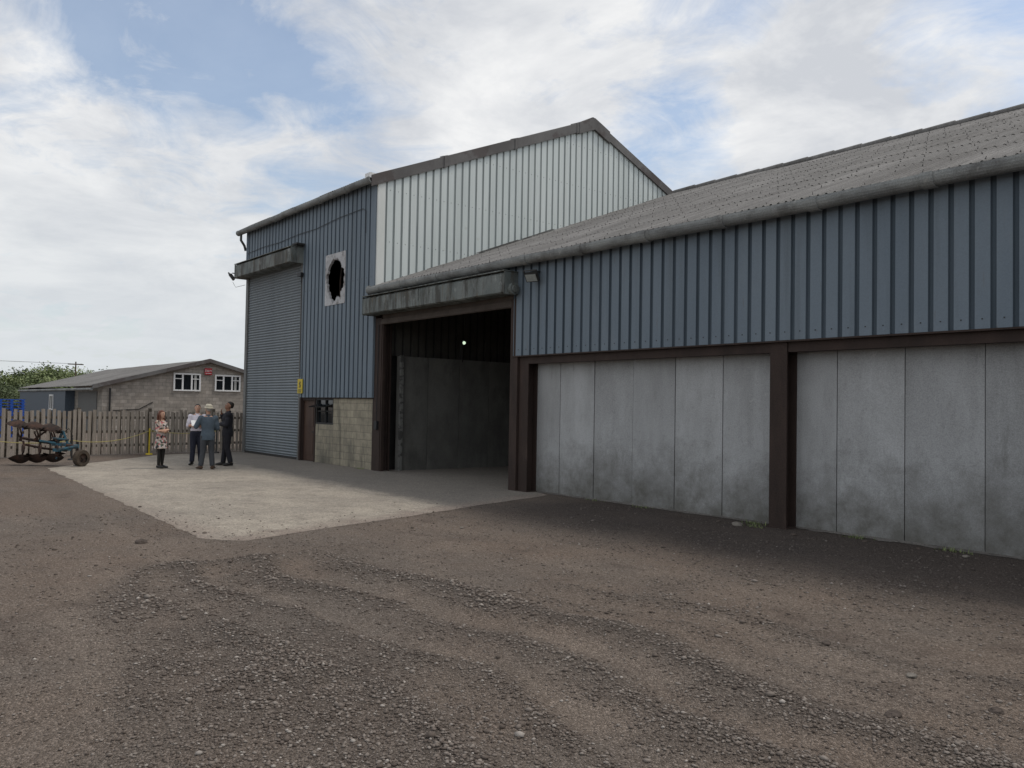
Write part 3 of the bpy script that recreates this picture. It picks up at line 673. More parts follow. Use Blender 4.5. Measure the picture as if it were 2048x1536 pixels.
def bwin(ya,yb,za,zb_):
    A=M();A.box(BX+.02,BX+.03,ya,yb,za,zb_);w=part(A,"window",bb,GLASS)
    A=M();t=.09
    A.box(BX+.001,BX+.09,ya,ya+t,za,zb_);A.box(BX+.001,BX+.09,yb-t,yb,za,zb_);A.box(BX+.001,BX+.09,ya+t,yb-t,za,za+t);A.box(BX+.001,BX+.09,ya+t,yb-t,zb_-t,zb_)
    wd=(yb-ya)/3
    for k in (1,2): A.box(BX+.031,BX+.08,ya+k*wd-.05,ya+k*wd+.05,za+t,zb_-t)
    A.box(BX+.031,BX+.07,ya+t,ya+wd-.05,zb_-.38,zb_-.33);A.box(BX+.031,BX+.07,yb-wd+.05,yb-t,zb_-.38,zb_-.33)
    part(A,"frame",w,WHITE)
    A=M();A.box(BX+.032,BX+.04,yb-.4,yb-.25,za+t,zb_-t);part(A,"blind",w,flat("blind",(.4,.4,.38),.8))
bwin(3.8,5.5,2.64,3.78);bwin(6.42,8.12,2.68,3.76)
A=M();A.box(-66.6,-65.5,-.93,-.9,1.3,2.2);w=part(A,"window",bb,GLASS)
A=M();A.box(-66.7,-66.6,-.96,-.9,1.2,2.3);A.box(-65.5,-65.4,-.96,-.9,1.2,2.3);A.box(-66.6,-65.5,-.96,-.9,1.2,1.3);A.box(-66.6,-65.5,-.96,-.9,2.2,2.3);A.box(-66.1,-66.0,-.96,-.9,1.3,2.2);part(A,"frame",w,WHITE)
rsn=thing("wall_sign","small red wall sign with white lettering on blockwork","sign",(BX+.1,5.74,3.76))
A=M();A.box(BX+.03,BX+.1,5.74,6.2,3.74,4.16);part(A,"sign_plate",rsn,RED)
def text(body,size,loc,rot,parent,mat,name="lettering"):
    c=bpy.data.curves.new("t",'FONT');c.body=body;c.size=size;c.extrude=.004;c.align_x='CENTER'
    t=bpy.data.objects.new("t",c);COL.objects.link(t)
    dg=bpy.context.evaluated_depsgraph_get();me=bpy.data.meshes.new_from_object(t.evaluated_get(dg));bpy.data.objects.remove(t)
    me.transform(Matrix.Translation(V(loc)-parent.location)@rot)
    me.materials.clear();me.materials.append(mat)
    o=bpy.data.objects.new(name,me);COL.objects.link(o);o.parent=parent
RX=Matrix.Rotation(math.pi/2,4,'Z')@Matrix.Rotation(math.pi/2,4,'X')
text("D&W",.19,(BX+.108,5.97,3.93),RX,rsn,WHITE)
A=M();A.box(BX+.1,BX+.108,5.79,6.15,3.81,3.84);part(A,"lettering_line",rsn,WHITE)

# ------------------------------------------------------------------ fence
fe=thing("timber_fence","weathered vertical board timber fence on low posts","fence",(-31.6,-8.4,0))
def fx(y): return -32.86-.15*y
A=M();y=-24.0
du=V((-.15,1,0)).normalized();dn=V((1,.15,0)).normalized()
B=M()
while y<2.2:
    h=1.58+random.uniform(-.05,.05);w_=.052+random.uniform(-.006,.006);c=V((fx(y),y,h/2+.03))
    tl=random.uniform(-.014,.014)
    A.obox(c,du*w_,dn*.011,V((tl*du.x,tl*du.y,h/2)))
    y+=.165+random.uniform(-.01,.01)
y=-24.07
while y<2.2:
    h=1.54+random.uniform(-.04,.04);c=V((fx(y),y,h/2+.03))-dn*.09
    A.obox(c,du*.05,dn*.011,V((0,0,h/2)),1)
    y+=.33
part(A,"boards",fe,[WOOD,WOODD])
for z in (.35,.85,1.35): B.obox(V((fx(-10.9),-10.9,z))-dn*.045,du*13.2,dn*.025,V((0,0,.045)))
part(B,"rails",fe,WOODD)
for i in range(11):
    y=-23.5+i*2.5
    A=M();A.obox(V((fx(y),y,.85))-dn*.13,du*.05,dn*.05,V((0,0,.85)));part(A,"post",fe,WOODD)
def bpost(x,y,h,mat,lab):
    t=thing("barrier_post",lab,"post",(x,y,0),group="posts holding the yellow rope")
    A=M();A.tube([(x,y,0),(x,y,.05),(x,y,.051),(x,y,h)],[.13,.11,.028,.024],12);part(A,"pole",t,mat)
    A=M();A.tube([(x,y,h),(x,y,h+.05)],[.036,.025],10);part(A,"cap",t,mat)
bp=[(-30.6,-8.9,.7),(-30.0,-6.6,.68),(-31.95,-3.65,.92),(-31.9,-1.2,.9)]
for i,(x,y,h) in enumerate(bp):
    bpost(x,y,h,YELLOW if i in(2,) else DARKMET,"yellow plastic barrier post on the gravel" if i==2 else "thin dark barrier post holding yellow rope")
rope=thing("rope","sagging yellow rope strung between barrier posts","rope",(-30,-6.6,.6))
A=M()
for i in range(3):
    a=V(bp[i][:2]+(bp[i][2]-.04,));b_=V(bp[i+1][:2]+(bp[i+1][2]-.04,));pts=[]
    for k in range(13):
        t=k/12;p=a.lerp(b_,t);p.z-=.16*4*t*(1-t)*(1.2 if i==1 else .6);pts.append(p)
    A.tube(pts,.012,6)
part(A,"strand",rope,ROPE)
for i,(x,y) in enumerate([(-48.8,-5.8)]):
    t=thing("plastic_pallet_stack","stack of bright blue plastic pallets behind the fence","pallet",(x,y,0))
    for k in range(13):
        A=M();zz=k*.150
        A.box(x-.5,x+.5,y-.6,y+.6,zz+.10,zz+.14)
        for yy in (-.55,-.06,.43): A.box(x-.5,x+.5,y+yy,y+yy+.12,zz,zz+.099)
        part(A,"pallet",t,BRIGHTBLUE)

# ------------------------------------------------------------------ plough
pl=thing("plough","rusty reversible plough with blue headstock standing on gravel","plough",(-27.7,-7.6,0),rot=math.atan2(.774,.633))
def lpart(A,name,parent,mats,smooth=False,label=None): return part(A,name,parent,mats,label,smooth,world=False)
A=M();A.tube([(-1.05,.25,.80),(-.2,0,.70),(.75,-.15,.6)],.045,6)
A.tube([(-.1,0,.72),(.1,.35,.75),(.2,.4,.9)],.035,6);A.tube([(-.9,.2,.6),(-.3,.15,.5),(.4,.1,.45)],.035,6);A.tube([(-.6,.1,.75),(-.2,.2,1.1),(.2,.1,1.05)],.03,6)
lpart(A,"beam",pl,RUST)
def mould(cx,cz,flip,ln=.62,ht=.2):
    A=M();nu,nv=10,6;vs=[]
    for i in range(nu+1):
        for j in range(nv+1):
            u=i/nu;v_=j/nv;wd=math.sin(math.pi*(.12+.8*u))**.6
            x=cx-ln*.55+ln*u+.06*v_;z=cz+flip*(ht*(v_-.3)*wd+.12*(1-u)**1.5+.02);y=-.1+.16*v_*v_*(1-u*.5)+.14*(1-u)*v_-.08*u
            vs.append((x,y,z))
    fs=[(i*(nv+1)+j,(i+1)*(nv+1)+j,(i+1)*(nv+1)+j+1,i*(nv+1)+j+1) for i in range(nu) for j in range(nv)]
    k=len(vs);vs+=[(a,b_+.015,c) for a,b_,c in vs];fs+=[tuple(q+k for q in f[::-1]) for f in fs]
    A.add(vs,fs)
    tip=cx+ln*.45
    A.add([(tip-.08,-.2,cz+flip*.05),(tip+.16,-.17,cz-flip*.03),(tip-.06,-.1,cz-flip*.07)],[(0,1,2),(2,1,0)])
    A.tube([(cx,.02,cz+flip*.06),(cx+.06,.05,(cz+.72)/2),(cx+.02,.04,.72)],[(.045,.015),(.04,.02),(.05,.025)],6)
    return A
for cx in (-1.0,-.5,.0):
    lpart(mould(cx,1.13-.10*(cx+1),1),"mouldboard",pl,RUST,True)
    lpart(mould(cx+.1,.30+.05*(cx+1),-1,.62,.26),"mouldboard",pl,RUST,True)
for cx in (-.75,-.25,.25):
    A=M();A.tube([(cx,-.2,.5),(cx+.02,-.18,.5)],.13,20);A.tube([(cx,-.15,.5),(cx-.08,-.05,.72)],.02,6);A.tube([(cx-.15,0,.72),(cx-.22,-.1,.98)],.022,6);lpart(A,"disc_coulter",pl,RUST)
A=M();A.box(.08,.5,-.15,.15,.6,.68);A.tube([(.15,0,.6),(.32,0,1.05)],.04,8);A.tube([(.5,0,.6),(.32,0,1.05)],.035,8);A.box(.2,.42,-.3,.3,.44,.53);A.tube([(.4,-.3,.5),(.9,-.2,.6)],.045,8);A.box(.5,.78,-.1,.08,.52,.64);A.tube([(.1,-.1,.82),(.55,-.1,.78)],.035,8);A.tube([(.2,-.1,.2),(.3,-.05,.5)],.03,8);A.tube([(-.3,-.1,.74),(.2,-.15,.68)],.035,8)
lpart(A,"headstock",pl,BLUEP)
A=M();A.tube([(.2,.1,1.0),(.1,0,1.16),(-.1,0,1.05),(.0,0,.8)],.012,6);A.tube([(.3,.1,1.0),(.5,0,1.12),(.62,0,.9),(.55,0,.7)],.012,6);lpart(A,"hose",pl,BLACK)
def wheel(A,c,r,w,m=0):
    c=V(c);pr=[(-w/2,r*.55),(-w/2,r*.9),(-w*.35,r),(w*.35,r),(w/2,r*.9),(w/2,r*.55)]
    n=24;rings=[[c+V((rr*math.cos(2*math.pi*k/n),a,rr*math.sin(2*math.pi*k/n))) for k in range(n)] for a,rr in pr]
    A.loft(rings,m,False)
WM=Matrix.Translation(V((.96,-.12,.25)))@Matrix.Rotation(1.15,4,'Z')
A=M();wheel(A,(0,0,0),.25,.17);A.xf(WM)
wl=lpart(A,"wheel",pl,DIRTYRE)
A=M();A.tube([(0,-.05,0),(0,.05,0)],.135,18);A.tube([(0,-.09,0),(0,.09,0)],.04,10);A.xf(WM);A.tube([(.96,-.12,.28),(.85,-.2,.6)],.025,8);lpart(A,"rim",wl,RUST)
A=M();A.tube([(.72,.12,0),(.72,.12,.72)],.025,8);A.box(.64,.8,.04,.2,0,.02);lpart(A,"stand_leg",pl,BLACK)
cu=thing("cultivator","orange rusted cultivator frame with tall plate and tines","farm implement",(-26.2,-9.55,0),rot=math.atan2(.774,.633))
A=M();A.box(-1.6,.1,-.05,.05,.55,.65);A.box(-1.6,.0,.5,.6,.55,.65)
for x in (-1.5,-.9,-.3): A.box(x,x+.08,.05,.5,.56,.64)
lpart(A,"frame",cu,RUST)
for x in (-1.4,-.8,-.2):
    A=M();A.tube([(x,0,.6),(x-.15,0,.45),(x-.12,0,.2),(x+.1,0,.03)],[(.035,.015)]*4,6);A.obox((x+.1,0,.04),(.06,0,-.02),(0,.07,0),(.004,0,.01));lpart(A,"tine",cu,ORRUST)
A=M();A.add([(-.45,.3,.65),(-.02,.3,.65),(.05,.3,1.55),(-.1,.3,1.95),(-.4,.3,1.8),(-.45,.33,.65),(-.02,.33,.65),(.05,.33,1.55),(-.1,.33,1.95),(-.4,.33,1.8)],[(0,1,2,3,4),(9,8,7,6,5),(0,5,6,1),(1,6,7,2),(2,7,8,3),(3,8,9,4),(4,9,5,0)]);lpart(A,"plate",cu,ORRUST)
A=M();A.tube([(-.3,-.3,.35),(.0,-.3,.12),(.28,-.3,.03)],[(.05,.03)]*3,6);A.tube([(-.3,-.3,.35),(-.3,0,.6)],.04,6);lpart(A,"drawbar",cu,ORRUST)

# ------------------------------------------------------------------ trees
def tree_meshes(seed,h,cr,nl,mat):
    rd=random.Random(seed);T=M();tops=[]
    T.tube([(0,0,0),(.1*rd.uniform(-1,1),.1,h*.25),(.2*rd.uniform(-1,1),0,h*.5)],[.22,.16,.09],8)
    for i in range(9):
        a=rd.uniform(0,6.28);z=h*rd.uniform(.2,.5);l=cr*rd.uniform(.6,1.05);e=V((math.cos(a)*l,math.sin(a)*l,z+h*rd.uniform(.12,.42)))
        T.tube([(0,0,z),tuple(V((0,0,z)).lerp(e,.5)+V((0,0,.15))),tuple(e)],[.08,.05,.02],6);tops.append(e)
    tops.append(V((0,0,h*.85)));tops+= [V((rd.uniform(-.6,.6)*cr,rd.uniform(-.5,.5)*cr,h*rd.uniform(.6,.95))) for _ in range(8)]
    tops+= [V((rd.uniform(-1,1)*cr,rd.uniform(-1,1)*cr,h*rd.uniform(.2,.7))) for _ in range(7)]
    C=M()
    for _ in range(nl):
        t=rd.choice(tops);rr=cr*.42
        p=t+V((rd.gauss(0,1),rd.gauss(0,1),rd.gauss(0,.8)))*rr*.5
        if p.z<.3: p.z=.3+rd.random()*.5
        s_=rd.uniform(.08,.17);a=V((rd.gauss(0,1),rd.gauss(0,1),rd.gauss(0,1))).normalized();b_=a.orthogonal().normalized()
        C.add([p-a*s_,p+b_*s_*.6,p+a*s_,p-b_*s_*.6],[(0,1,2,3)])
    return T.mesh("trunk",[BARK]),C.mesh("crown",[mat])
variants=[tree_meshes(1,5.8,2.6,5000,LEAF),tree_meshes(2,6.2,2.5,5000,LEAF),tree_meshes(3,5.0,2.8,5000,LEAF2)]
def place_tree(x,y,sc,vi,rot):
    t=thing("tree",("bushy light green tree" if vi<2 else "dark green bushy tree")+" beyond the yard fence","tree",(x,y,0),group="trees beyond the yard",rot=rot)
    t.scale=(sc*1.1,sc*1.1,sc*random.uniform(.88,1.0))
    for me,nm in zip(variants[vi],("trunk","crown")):
        o=bpy.data.objects.new(nm,me);COL.objects.link(o);o.parent=t
F2=V((-.774,.633));R2=V((.633,.774))
for i,(px,d,sc,vi) in enumerate([(-330,92,.9,2),(-230,95,1,0),(-140,92,.9,2),(-60,96,.9,0),(5,90,.82,0),(50,97,.92,0),(92,95,.98,1),(130,99,.98,0),(160,97,.86,1),(192,102,.93,0),(222,104,.9,1),(255,106,.95,0),(25,86,.72,2),(-20,86,.75,2)]):
    t=(px-1024)/1639.;p=V((0,-12.51))+(F2+R2*t)*d
    place_tree(p.x,p.y,sc,vi,random.uniform(0,6))
C=M();rd=random.Random(4)
for _ in range(14000):
    u=rd.random();t=(-420+u*760-1024)/1639.;p=V((0,-12.51))+(F2+R2*t)*(103+rd.gauss(0,1.2))
    z=abs(rd.gauss(0,1))*2.2+.2;q=V((p.x,p.y,min(z,4.7+1.0*mn.noise(V((u*30,0,0)))+rd.gauss(0,.25))));s_=rd.uniform(.12,.28);a=V((rd.gauss(0,1),rd.gauss(0,1),rd.gauss(0,1))).normalized();b_=a.orthogonal().normalized()
    C.add([q-a*s_,q+b_*s_*.7,q+a*s_,q-b_*s_*.7],[(0,1,2,3)])
solo(C,"hedge",LEAF2,"green hedge mass along the field edge","hedge",kind="stuff")
t=(150-1024)/1639.;pp=V((0,-12.51))+(F2+R2*t)*92
up=thing("utility_pole","thin wooden utility pole carrying overhead wires above hedge","pole",(pp.x,pp.y,0))
A=M();A.tube([(pp.x,pp.y,0),(pp.x,pp.y,6.2)],[.10,.07],8);part(A,"pole",up,BARK)
A=M();A.obox((pp.x,pp.y,5.9),(.05,0,0),(0,.8,0),(0,0,.05));part(A,"crossarm",up,BARK)
A=M()
for o_ in (-.7,.7):
    A.tube([(pp.x,pp.y+o_,5.96),(pp.x+5,pp.y-9+o_,5.75),(pp.x+10,pp.y-18+o_,5.9)],.018,5)
part(A,"wires",up,BLACK)

# ------------------------------------------------------------------ people
def remesh(A,voxel,name,mats,smooth=6):
    me=A.mesh("tmp",mats);o=bpy.data.objects.new("tmp",me);COL.objects.link(o)
    md=o.modifiers.new("r","REMESH");md.mode='VOXEL';md.voxel_size=voxel
    sm=o.modifiers.new("s","SMOOTH");sm.iterations=smooth;sm.factor=.5
    dg=bpy.context.evaluated_depsgraph_get();dg.update()
    out=bpy.data.meshes.new_from_object(o.evaluated_get(dg));bpy.data.objects.remove(o);bpy.data.meshes.remove(me)
    out.name=name;out.materials.clear()
    for m in mats: out.materials.append(m)
    out.polygons.foreach_set("use_smooth",[True]*len(out.polygons));out.polygons.foreach_set("material_index",[0]*len(out.polygons))
    return out
def hand(A,w,d,n,th):
    w=V(w);d=V(d).normalized();n=V(n);n=(n-d*n.dot(d)).normalized();s_=d.cross(n)*th
    A.tube([w-d*.02,w+d*.02,w+d*.06,w+d*.09],[(.018,.026),(.016,.034),(.016,.04),(.012,.036)],10,side=tuple(n))
    for i,(o_,l) in enumerate(((.029,.068),(.010,.078),(-.009,.072),(-.027,.056))):
        b_=w+d*.082+s_*o_;p1=b_+(d*.92+n*.3).normalized()*l*.5;p2=p1+(d*.55+n*.8).normalized()*l*.32;p3=p2+(d*.1+n).normalized()*l*.25
        A.tube([b_-d*.02,b_,p1,p2,p3],[.0095,.0095,.009,.0085,.007],6)
    b_=w+d*.025+s_*.028;p1=b_+(d*.6+s_*.65).normalized()*.038;p2=p1+(d*.9+n*.3).normalized()*.032
    A.tube([b_-s_*.015,b_,p1,p2],[.013,.0125,.011,.009],6)
def person(loc,fdir,H_,label,sp):
    a=math.atan2(-fdir[0],fdir[1]);t=thing("person",label,"person",(loc[0],loc[1],0.004),rot=a)
    k=H_/1.75;t.scale=(k,k,k);fem=sp.get('fem',False);ws=.88 if fem else 1.0
    hy,hp=sp.get('head',(0,0))
    HM=Matrix.Translation(V((0,.01,1.53)))@Matrix.Rotation(hy,4,'Z')@Matrix.Rotation(-hp,4,'X')@Matrix.Translation(V((0,-.01,-1.53)))
    torso=[(.84,0,0,.13,.09),(.92,0,0,.165*(1.0),.115),(1.0,0,0,.15*ws,.105),(1.09,0,0,.135*ws,.098),(1.2,0,.005,.155*ws,.112),(1.31,0,.005,.172*ws,.115),(1.39,0,-.005,.175*ws,.095),(1.44,0,-.01,.13*ws,.075),(1.475,0,-.01,.07,.06)]
    legs=sp['legs'];shx=.185*ws
    def arms(A,g,upto):
        for sgn,(el,wr,hd,hn) in zip((1,-1),sp['arms']):
            sh=V((sgn*shx,0,1.395));el=V(el);wr=V(wr)
            A.ell(sh,(.058+g,.058+g,.058+g));
            f=lambda r:r*ws+g
            A.tube([sh+V((-sgn*.05,0,.0)),sh,sh.lerp(el,.5),el],[f(.055),f(.056),f(.05),f(.041)],10)
            A.ell(el,(f(.042),)*3,8,5)
            if upto=='short': continue
            q=.93 if g>0 else 1
            A.tube([el,el.lerp(wr,.4),el.lerp(wr,q)],[f(.041),f(.039),f(.028)],10)
    def leg(A,g):
        for sgn,(kn,an,tf) in zip((1,-1),legs):
            hp_=V((sgn*.088,0,.90));kn=V(kn);an=V(an)
            A.tube([hp_+V((0,0,.04)),hp_,hp_.lerp(kn,.5),kn],[.085+g,.09+g,.075+g,.055+g],12)
            A.ell(kn,(.055+g,.056+g,.055+g),8,5)
            A.tube([kn,kn.lerp(an,.35),an],[.054+g,.053+g,.037+g*1.6],12)
    A=M();A.zloft(torso);arms(A,0,'long');leg(A,0)
    for sgn,(el,wr,hd,hn) in zip((1,-1),sp['arms']): hand(A,wr,hd,hn,(-1,1)[0 if sgn>0 else 1])
    for (kn,an,tf) in legs:
        an=V(an);tf=V(tf).normalized();A.tube([an-tf*.05+V((0,0,-.05)),an+tf*.02+V((0,0,-.035)),an+tf*.11+V((0,0,-.055)),an+tf*.18+V((0,0,-.062))],[(.035,.035),(.045,.04),(.028,.045),(.015,.035)],10,side=(0,0,1))
        A.tube([an,an+V((0,0,-.05))],.036,8)
    A.tube([(0,-.01,1.44),(0,.0,1.50),(0,.005,1.58)],[.062*ws,.054*ws,.054*ws],12)
    s0=len(A.v)
    A.zloft([(1.525,0,.055,.022,.022),(1.54,0,.045,.042,.05),(1.57,0,.03,.056,.072),(1.61,0,.018,.068,.088),(1.655,0,.008,.075,.097),(1.70,0,.0,.073,.094),(1.73,0,-.005,.055,.07),(1.748,0,-.005,.025,.035)],16)
    A.tube([(0,.1,1.66),(0,.118,1.625),(0,.108,1.612)],[.009,.015,.012],8)
    for sg in (-1,1): A.ell((sg*.076,.0,1.635),(.012,.02,.033),8,6)
    A.ell((0,.1,1.583),(.024,.01,.009),8,5)
    A.xf(HM,s0)
    me=remesh(A,.0085,"body",[sp['skin']],3)
    E=M()
    for sg in (-1,1):
        E.ell((sg*.03,.097,1.648),(.013,.006,.007),8,5,0);E.ell((sg*.03,.102,1.648),(.006,.004,.006),8,5,1)
        E.tube([(sg*.015,.104,1.668),(sg*.045,.094,1.668)],.004,5,1)
    E.tube([(-.022,.108,1.584),(.022,.108,1.584)],.0035,5,2)
    E.xf(HM)
    bm=bmesh.new();bm.from_mesh(me)
    for m_ in (flat("eye_white",(.7,.7,.68)),HAIRD,flat("lips",(.3,.1,.08))): me.materials.append(m_)
    bvs=[bm.verts.new(p) for p in E.v]
    for f,mi in zip(E.f,E.m):
        q=bm.faces.new([bvs[i] for i in f]);q.material_index=mi+1
    bm.to_mesh(me);bm.free()
    o=bpy.data.objects.new("body",me);COL.objects.link(o);o.parent=t
    def add(A,name,mats,vox=.012,sm=4):
        o=bpy.data.objects.new(name,remesh(A,vox,name,mats if isinstance(mats,list) else [mats],sm));COL.objects.link(o);o.parent=t;return o
    top=sp['top']
    if top!='dress':
        A=M()
        g=.014;leg(A,g+.006);A.zloft([(.82,0,0,.15,.10),(.92,0,0,.182,.13),(1.0,0,0,.168,.12),(1.03,0,0,.16,.115)])
        add(A,"trousers",sp['trousers'])
        A=M();g=.016 if top=='shirt' else .028
        pr=[(z,cx,cy,rx+g,ry+g) for z,cx,cy,rx,ry in torso if z>=1.0 and z<1.46]
        lowz=.98 if top=='shirt' else .80
        pr=[(lowz,0,0,.172+g*.6,.122+g*.8),((lowz+1.0)/2+.02,0,0,.175+g*.6,.12+g)]+[p for p in pr if p[0]>1.05]
        A.zloft(pr);arms(A,g,sp['sleeve'])
        A.tube([(0,-.012,1.45),(0,-.005,1.495)],[.075,.068],12)
        add(A,top,sp['topmat'])
    else:
        A=M();g=.012
        A.zloft([(.60,0,0,.225,.17),(.61,0,0,.23,.175),(.75,0,0,.205,.15),(.92,0,0,.18,.13),(1.02,0,0,.145,.115),(1.09,0,0,.13,.108),(1.2,0,.01,.15,.13),(1.31,0,.012,.163,.128),(1.39,0,-.003,.165,.105),(1.44,0,-.01,.125,.085)])
        arms(A,g,'short');add(A,"dress",sp['topmat'])
        A=M();leg(A,.004);add(A,"tights",SHOE)
    A=M()
    for (kn,an,tf) in legs:
        an=V(an);tf=V(tf).normalized()
        A.tube([an-tf*.065+V((0,0,-.045)),an+tf*.02+V((0,0,-.035)),an+tf*.12+V((0,0,-.052)),an+tf*.205+V((0,0,-.062))],[(.045,.042),(.054,.048),(.038,.052),(.024,.04)],12,side=(0,0,1))
    add(A,"shoes",sp['shoes'],.01,2)
    A=M();hs=sp['hair']
    A.zloft([(1.60,0,-.045,.05,.05),(1.64,0,-.03,.078,.075),(1.68,0,-.018,.082,.088),(1.71,0,-.008,.08,.098),(1.74,0,-.008,.062,.08),(1.762,0,-.01,.03,.04)],16)
    if hs=='long':
        A.tube([(0,-.05,1.72),(0,-.085,1.6),(0,-.10,1.45),(0,-.105,1.33)],[(.05,.07),(.045,.09),(.035,.10),(.018,.07)],12,side=(0,1,0))
        for sg in (-1,1): A.tube([(sg*.06,-.01,1.71),(sg*.082,.0,1.62),(sg*.085,.02,1.5),(sg*.08,.05,1.38)],[.025,.028,.026,.014],8)
    A.xf(HM);add(A,"hair",sp['hairmat'],.009,3)
    if sp.get('hat'):
        A=M();A.zloft([(1.685,0,.005,.122,.142),(1.70,0,.005,.124,.144),(1.706,0,0,.098,.118),(1.75,0,0,.092,.112),(1.78,0,0,.07,.09),(1.79,0,0,.04,.05)],20);A.xf(HM);add(A,"hat",HATM,.008,2)
    return t
st2=[((.1,.05,.48),(.12,.09,.10),(.3,1,0)),((-.09,.0,.48),(-.12,-.09,.10),(-.2,1,0))]
fold=[((.25,.05,1.13),(.0,.20,1.16),(-1,.1,.1),(0,-.3,-1)),((-.25,.05,1.11),(.02,.235,1.12),(1,.0,.15),(0,-1,-.2))]
def idir(r,f): return (R2*r+F2*f).normalized()
person((-25.27,-5.18),idir(.75,-.3),1.70,"woman in floral dress, black tights, long auburn hair, arms folded",
  dict(fem=True,arms=[((.21,.04,1.13),(.0,.17,1.17),(-1,.1,.2),(0,-.3,-1)),((-.21,.04,1.11),(.02,.2,1.13),(1,.0,.15),(0,-1,-.2))],legs=[((.07,.02,.48),(.07,.0,.10),(.15,1,0)),((-.07,.02,.48),(-.07,-.01,.10),(-.15,1,0))],skin=SKIN,top='dress',topmat=DRESS,shoes=SHOE,hair='long',hairmat=HAIRR,head=(0,0)))
person((-26.15,-3.85),idir(.35,-.9),1.90,"man in white shirt and navy trousers with folded arms",
  dict(arms=fold,legs=st2,skin=SKIN,top='shirt',sleeve='short',topmat=SHIRT,trousers=TROUS,shoes=SHOE,hair='short',hairmat=HAIRD,head=(0,-.25)))
person((-24.3,-4.15),idir(-.45,.85),1.88,"man in cream hat and blue grey jacket holding a paper",
  dict(arms=[((.25,.02,1.13),(.20,.24,1.10),(-.3,1,.1),(-1,0,0)),((-.30,.04,1.17),(-.26,.30,1.2),(-.1,1,.15),(.3,0,-1))],legs=[((.11,.03,.48),(.14,.0,.10),(.4,1,0)),((-.11,.02,.48),(-.16,.03,.10),(-.4,1,0))],skin=SKIN,top='jacket',sleeve='long',topmat=DENIM,trousers=TROUSG,shoes=SHOEB,hair='short',hairmat=flat("grey_hair",(.3,.28,.26)),hat=True,head=(.2,-.15)))
person((-25.4,-3.16),idir(-.85,-.35),2.0,"man in dark suit with one hand raised to chin",
  dict(arms=[((.24,.05,1.14),(.06,.17,1.43),(-.3,.1,1),(-.3,-1,0)),((-.24,.04,1.12),(.06,.2,1.14),(1,.05,.1),(0,-1,0))],legs=st2,skin=SKIND,top='jacket',sleeve='long',topmat=SUIT,trousers=SUIT,shoes=SHOE,hair='short',hairmat=HAIRD,head=(.15,-.35)))
pd=idir(-.45,.85);pr_=V((pd.y,-pd.x));pc=V((-24.3,-4.15))+pd*.48-pr_*.30
pp_=thing("paper_sheet","white sheet of paper held in hand","paper",(pc.x,pc.y,1.32))
A=M();q=V((pc.x,pc.y,1.35));A.obox(q,V((pr_.x,pr_.y,0))*.105,V((pd.x*.12,pd.y*.12,.08)),V((0,0,.001)));part(A,"sheet",pp_,PAPER)

# ------------------------------------------------------------------ debris and weeds at wall foot
C=M();rd=random.Random(3)
for cx,cy,n_,s0 in [(-8.55,.05,60,.06),(-8.3,-.25,40,.05),(-11.2,.15,40,.04),(-6.7,.1,50,.05),(-5.2,.12,60,.05),(-12.6,.18,30,.04),(-22.5,-.1,40,.05)]:
    for _ in range(n_):
        p=V((cx+rd.gauss(0,.12),min(cy+rd.gauss(0,.06),.28),0));a=rd.uniform(0,6.28);l=rd.uniform(.5,1.6)*s0;d=V((math.cos(a)*.6,math.sin(a)*.6-.2,1)).normalized()*l;w_=V((-math.sin(a),math.cos(a),0))*.008
        C.add([p-w_,p+w_,p+d],[(0,1,2)])
solo(C,"weeds",LEAF,"small green weeds along the wall foot","weed",kind="stuff")
def rock(x,y,r,mat,label,seed):
    bm=bmesh.new();bmesh.ops.create_icosphere(bm,subdivisions=3,radius=r)
    for v_ in bm.verts:
        v_.co*=1+.35*mn.noise(v_.co/r*1.1+V((seed,0,0)))+.1*mn.noise(v_.co/r*4);v_.co.z*=.5
    me=bpy.data.meshes.new("rubble");bm.to_mesh(me);bm.free();me.materials.append(mat)
    o=bpy.data.objects.new("rubble_lump",me);COL.objects.link(o);o.location=(x,y,hfun(x,y)+r*.2);o["label"]=label;o["category"]="rubble";o["group"]="rubble lumps lying in the yard"
RK=surf("rubble",(.15,.135,.118),(.21,.19,.165),8,rough=.95,bump=.4,bscale=60)
RKD=surf("rubble_dark",(.06,.048,.04),(.10,.08,.068),8,rough=.95,bump=.4,bscale=60)
for i,(x,y,r,m_) in enumerate([(-8.6,-.35,.09,RK),(-9.1,-.2,.04,RKD),(-5.6,-.1,.04,RKD),(-4.9,-.2,.045,RK),(-6.4,-.15,.04,RKD),(-12.2,-9.2,.08,RKD),(-2.9,-6.2,.04,RK),(-2.6,-7.1,.05,RKD),(-3.7,-6.0,.04,RKD),(-10.9,-4.6,.035,RK),(-7.4,-.5,.05,RKD),(-9.9,-.3,.035,RKD),(-2.2,-6.5,.045,RKD)]):
    rock(x,y,r,m_,"pale concrete rubble lump on gravel" if m_ is RK else "dark earthy lump on gravel",i*3.3)
n=int((9+14.6)/.12)
A=M();A.add([(-14.6+.12*i,.29-(.04+.22*abs(mn.noise(V((i*.31,0,0)))))if k==0 else .31,.006 if k==0 else .03) for i in range(n+1) for k in (0,1)],[(2*i,2*i+2,2*i+3,2*i+1) for i in range(n)])
solo(A,"pavement",apronmat("footing",(.17,.16,.145),(.12,.11,.10),(.07,.062,.056)),"rough concrete footing edge along the panel wall",kind="structure")

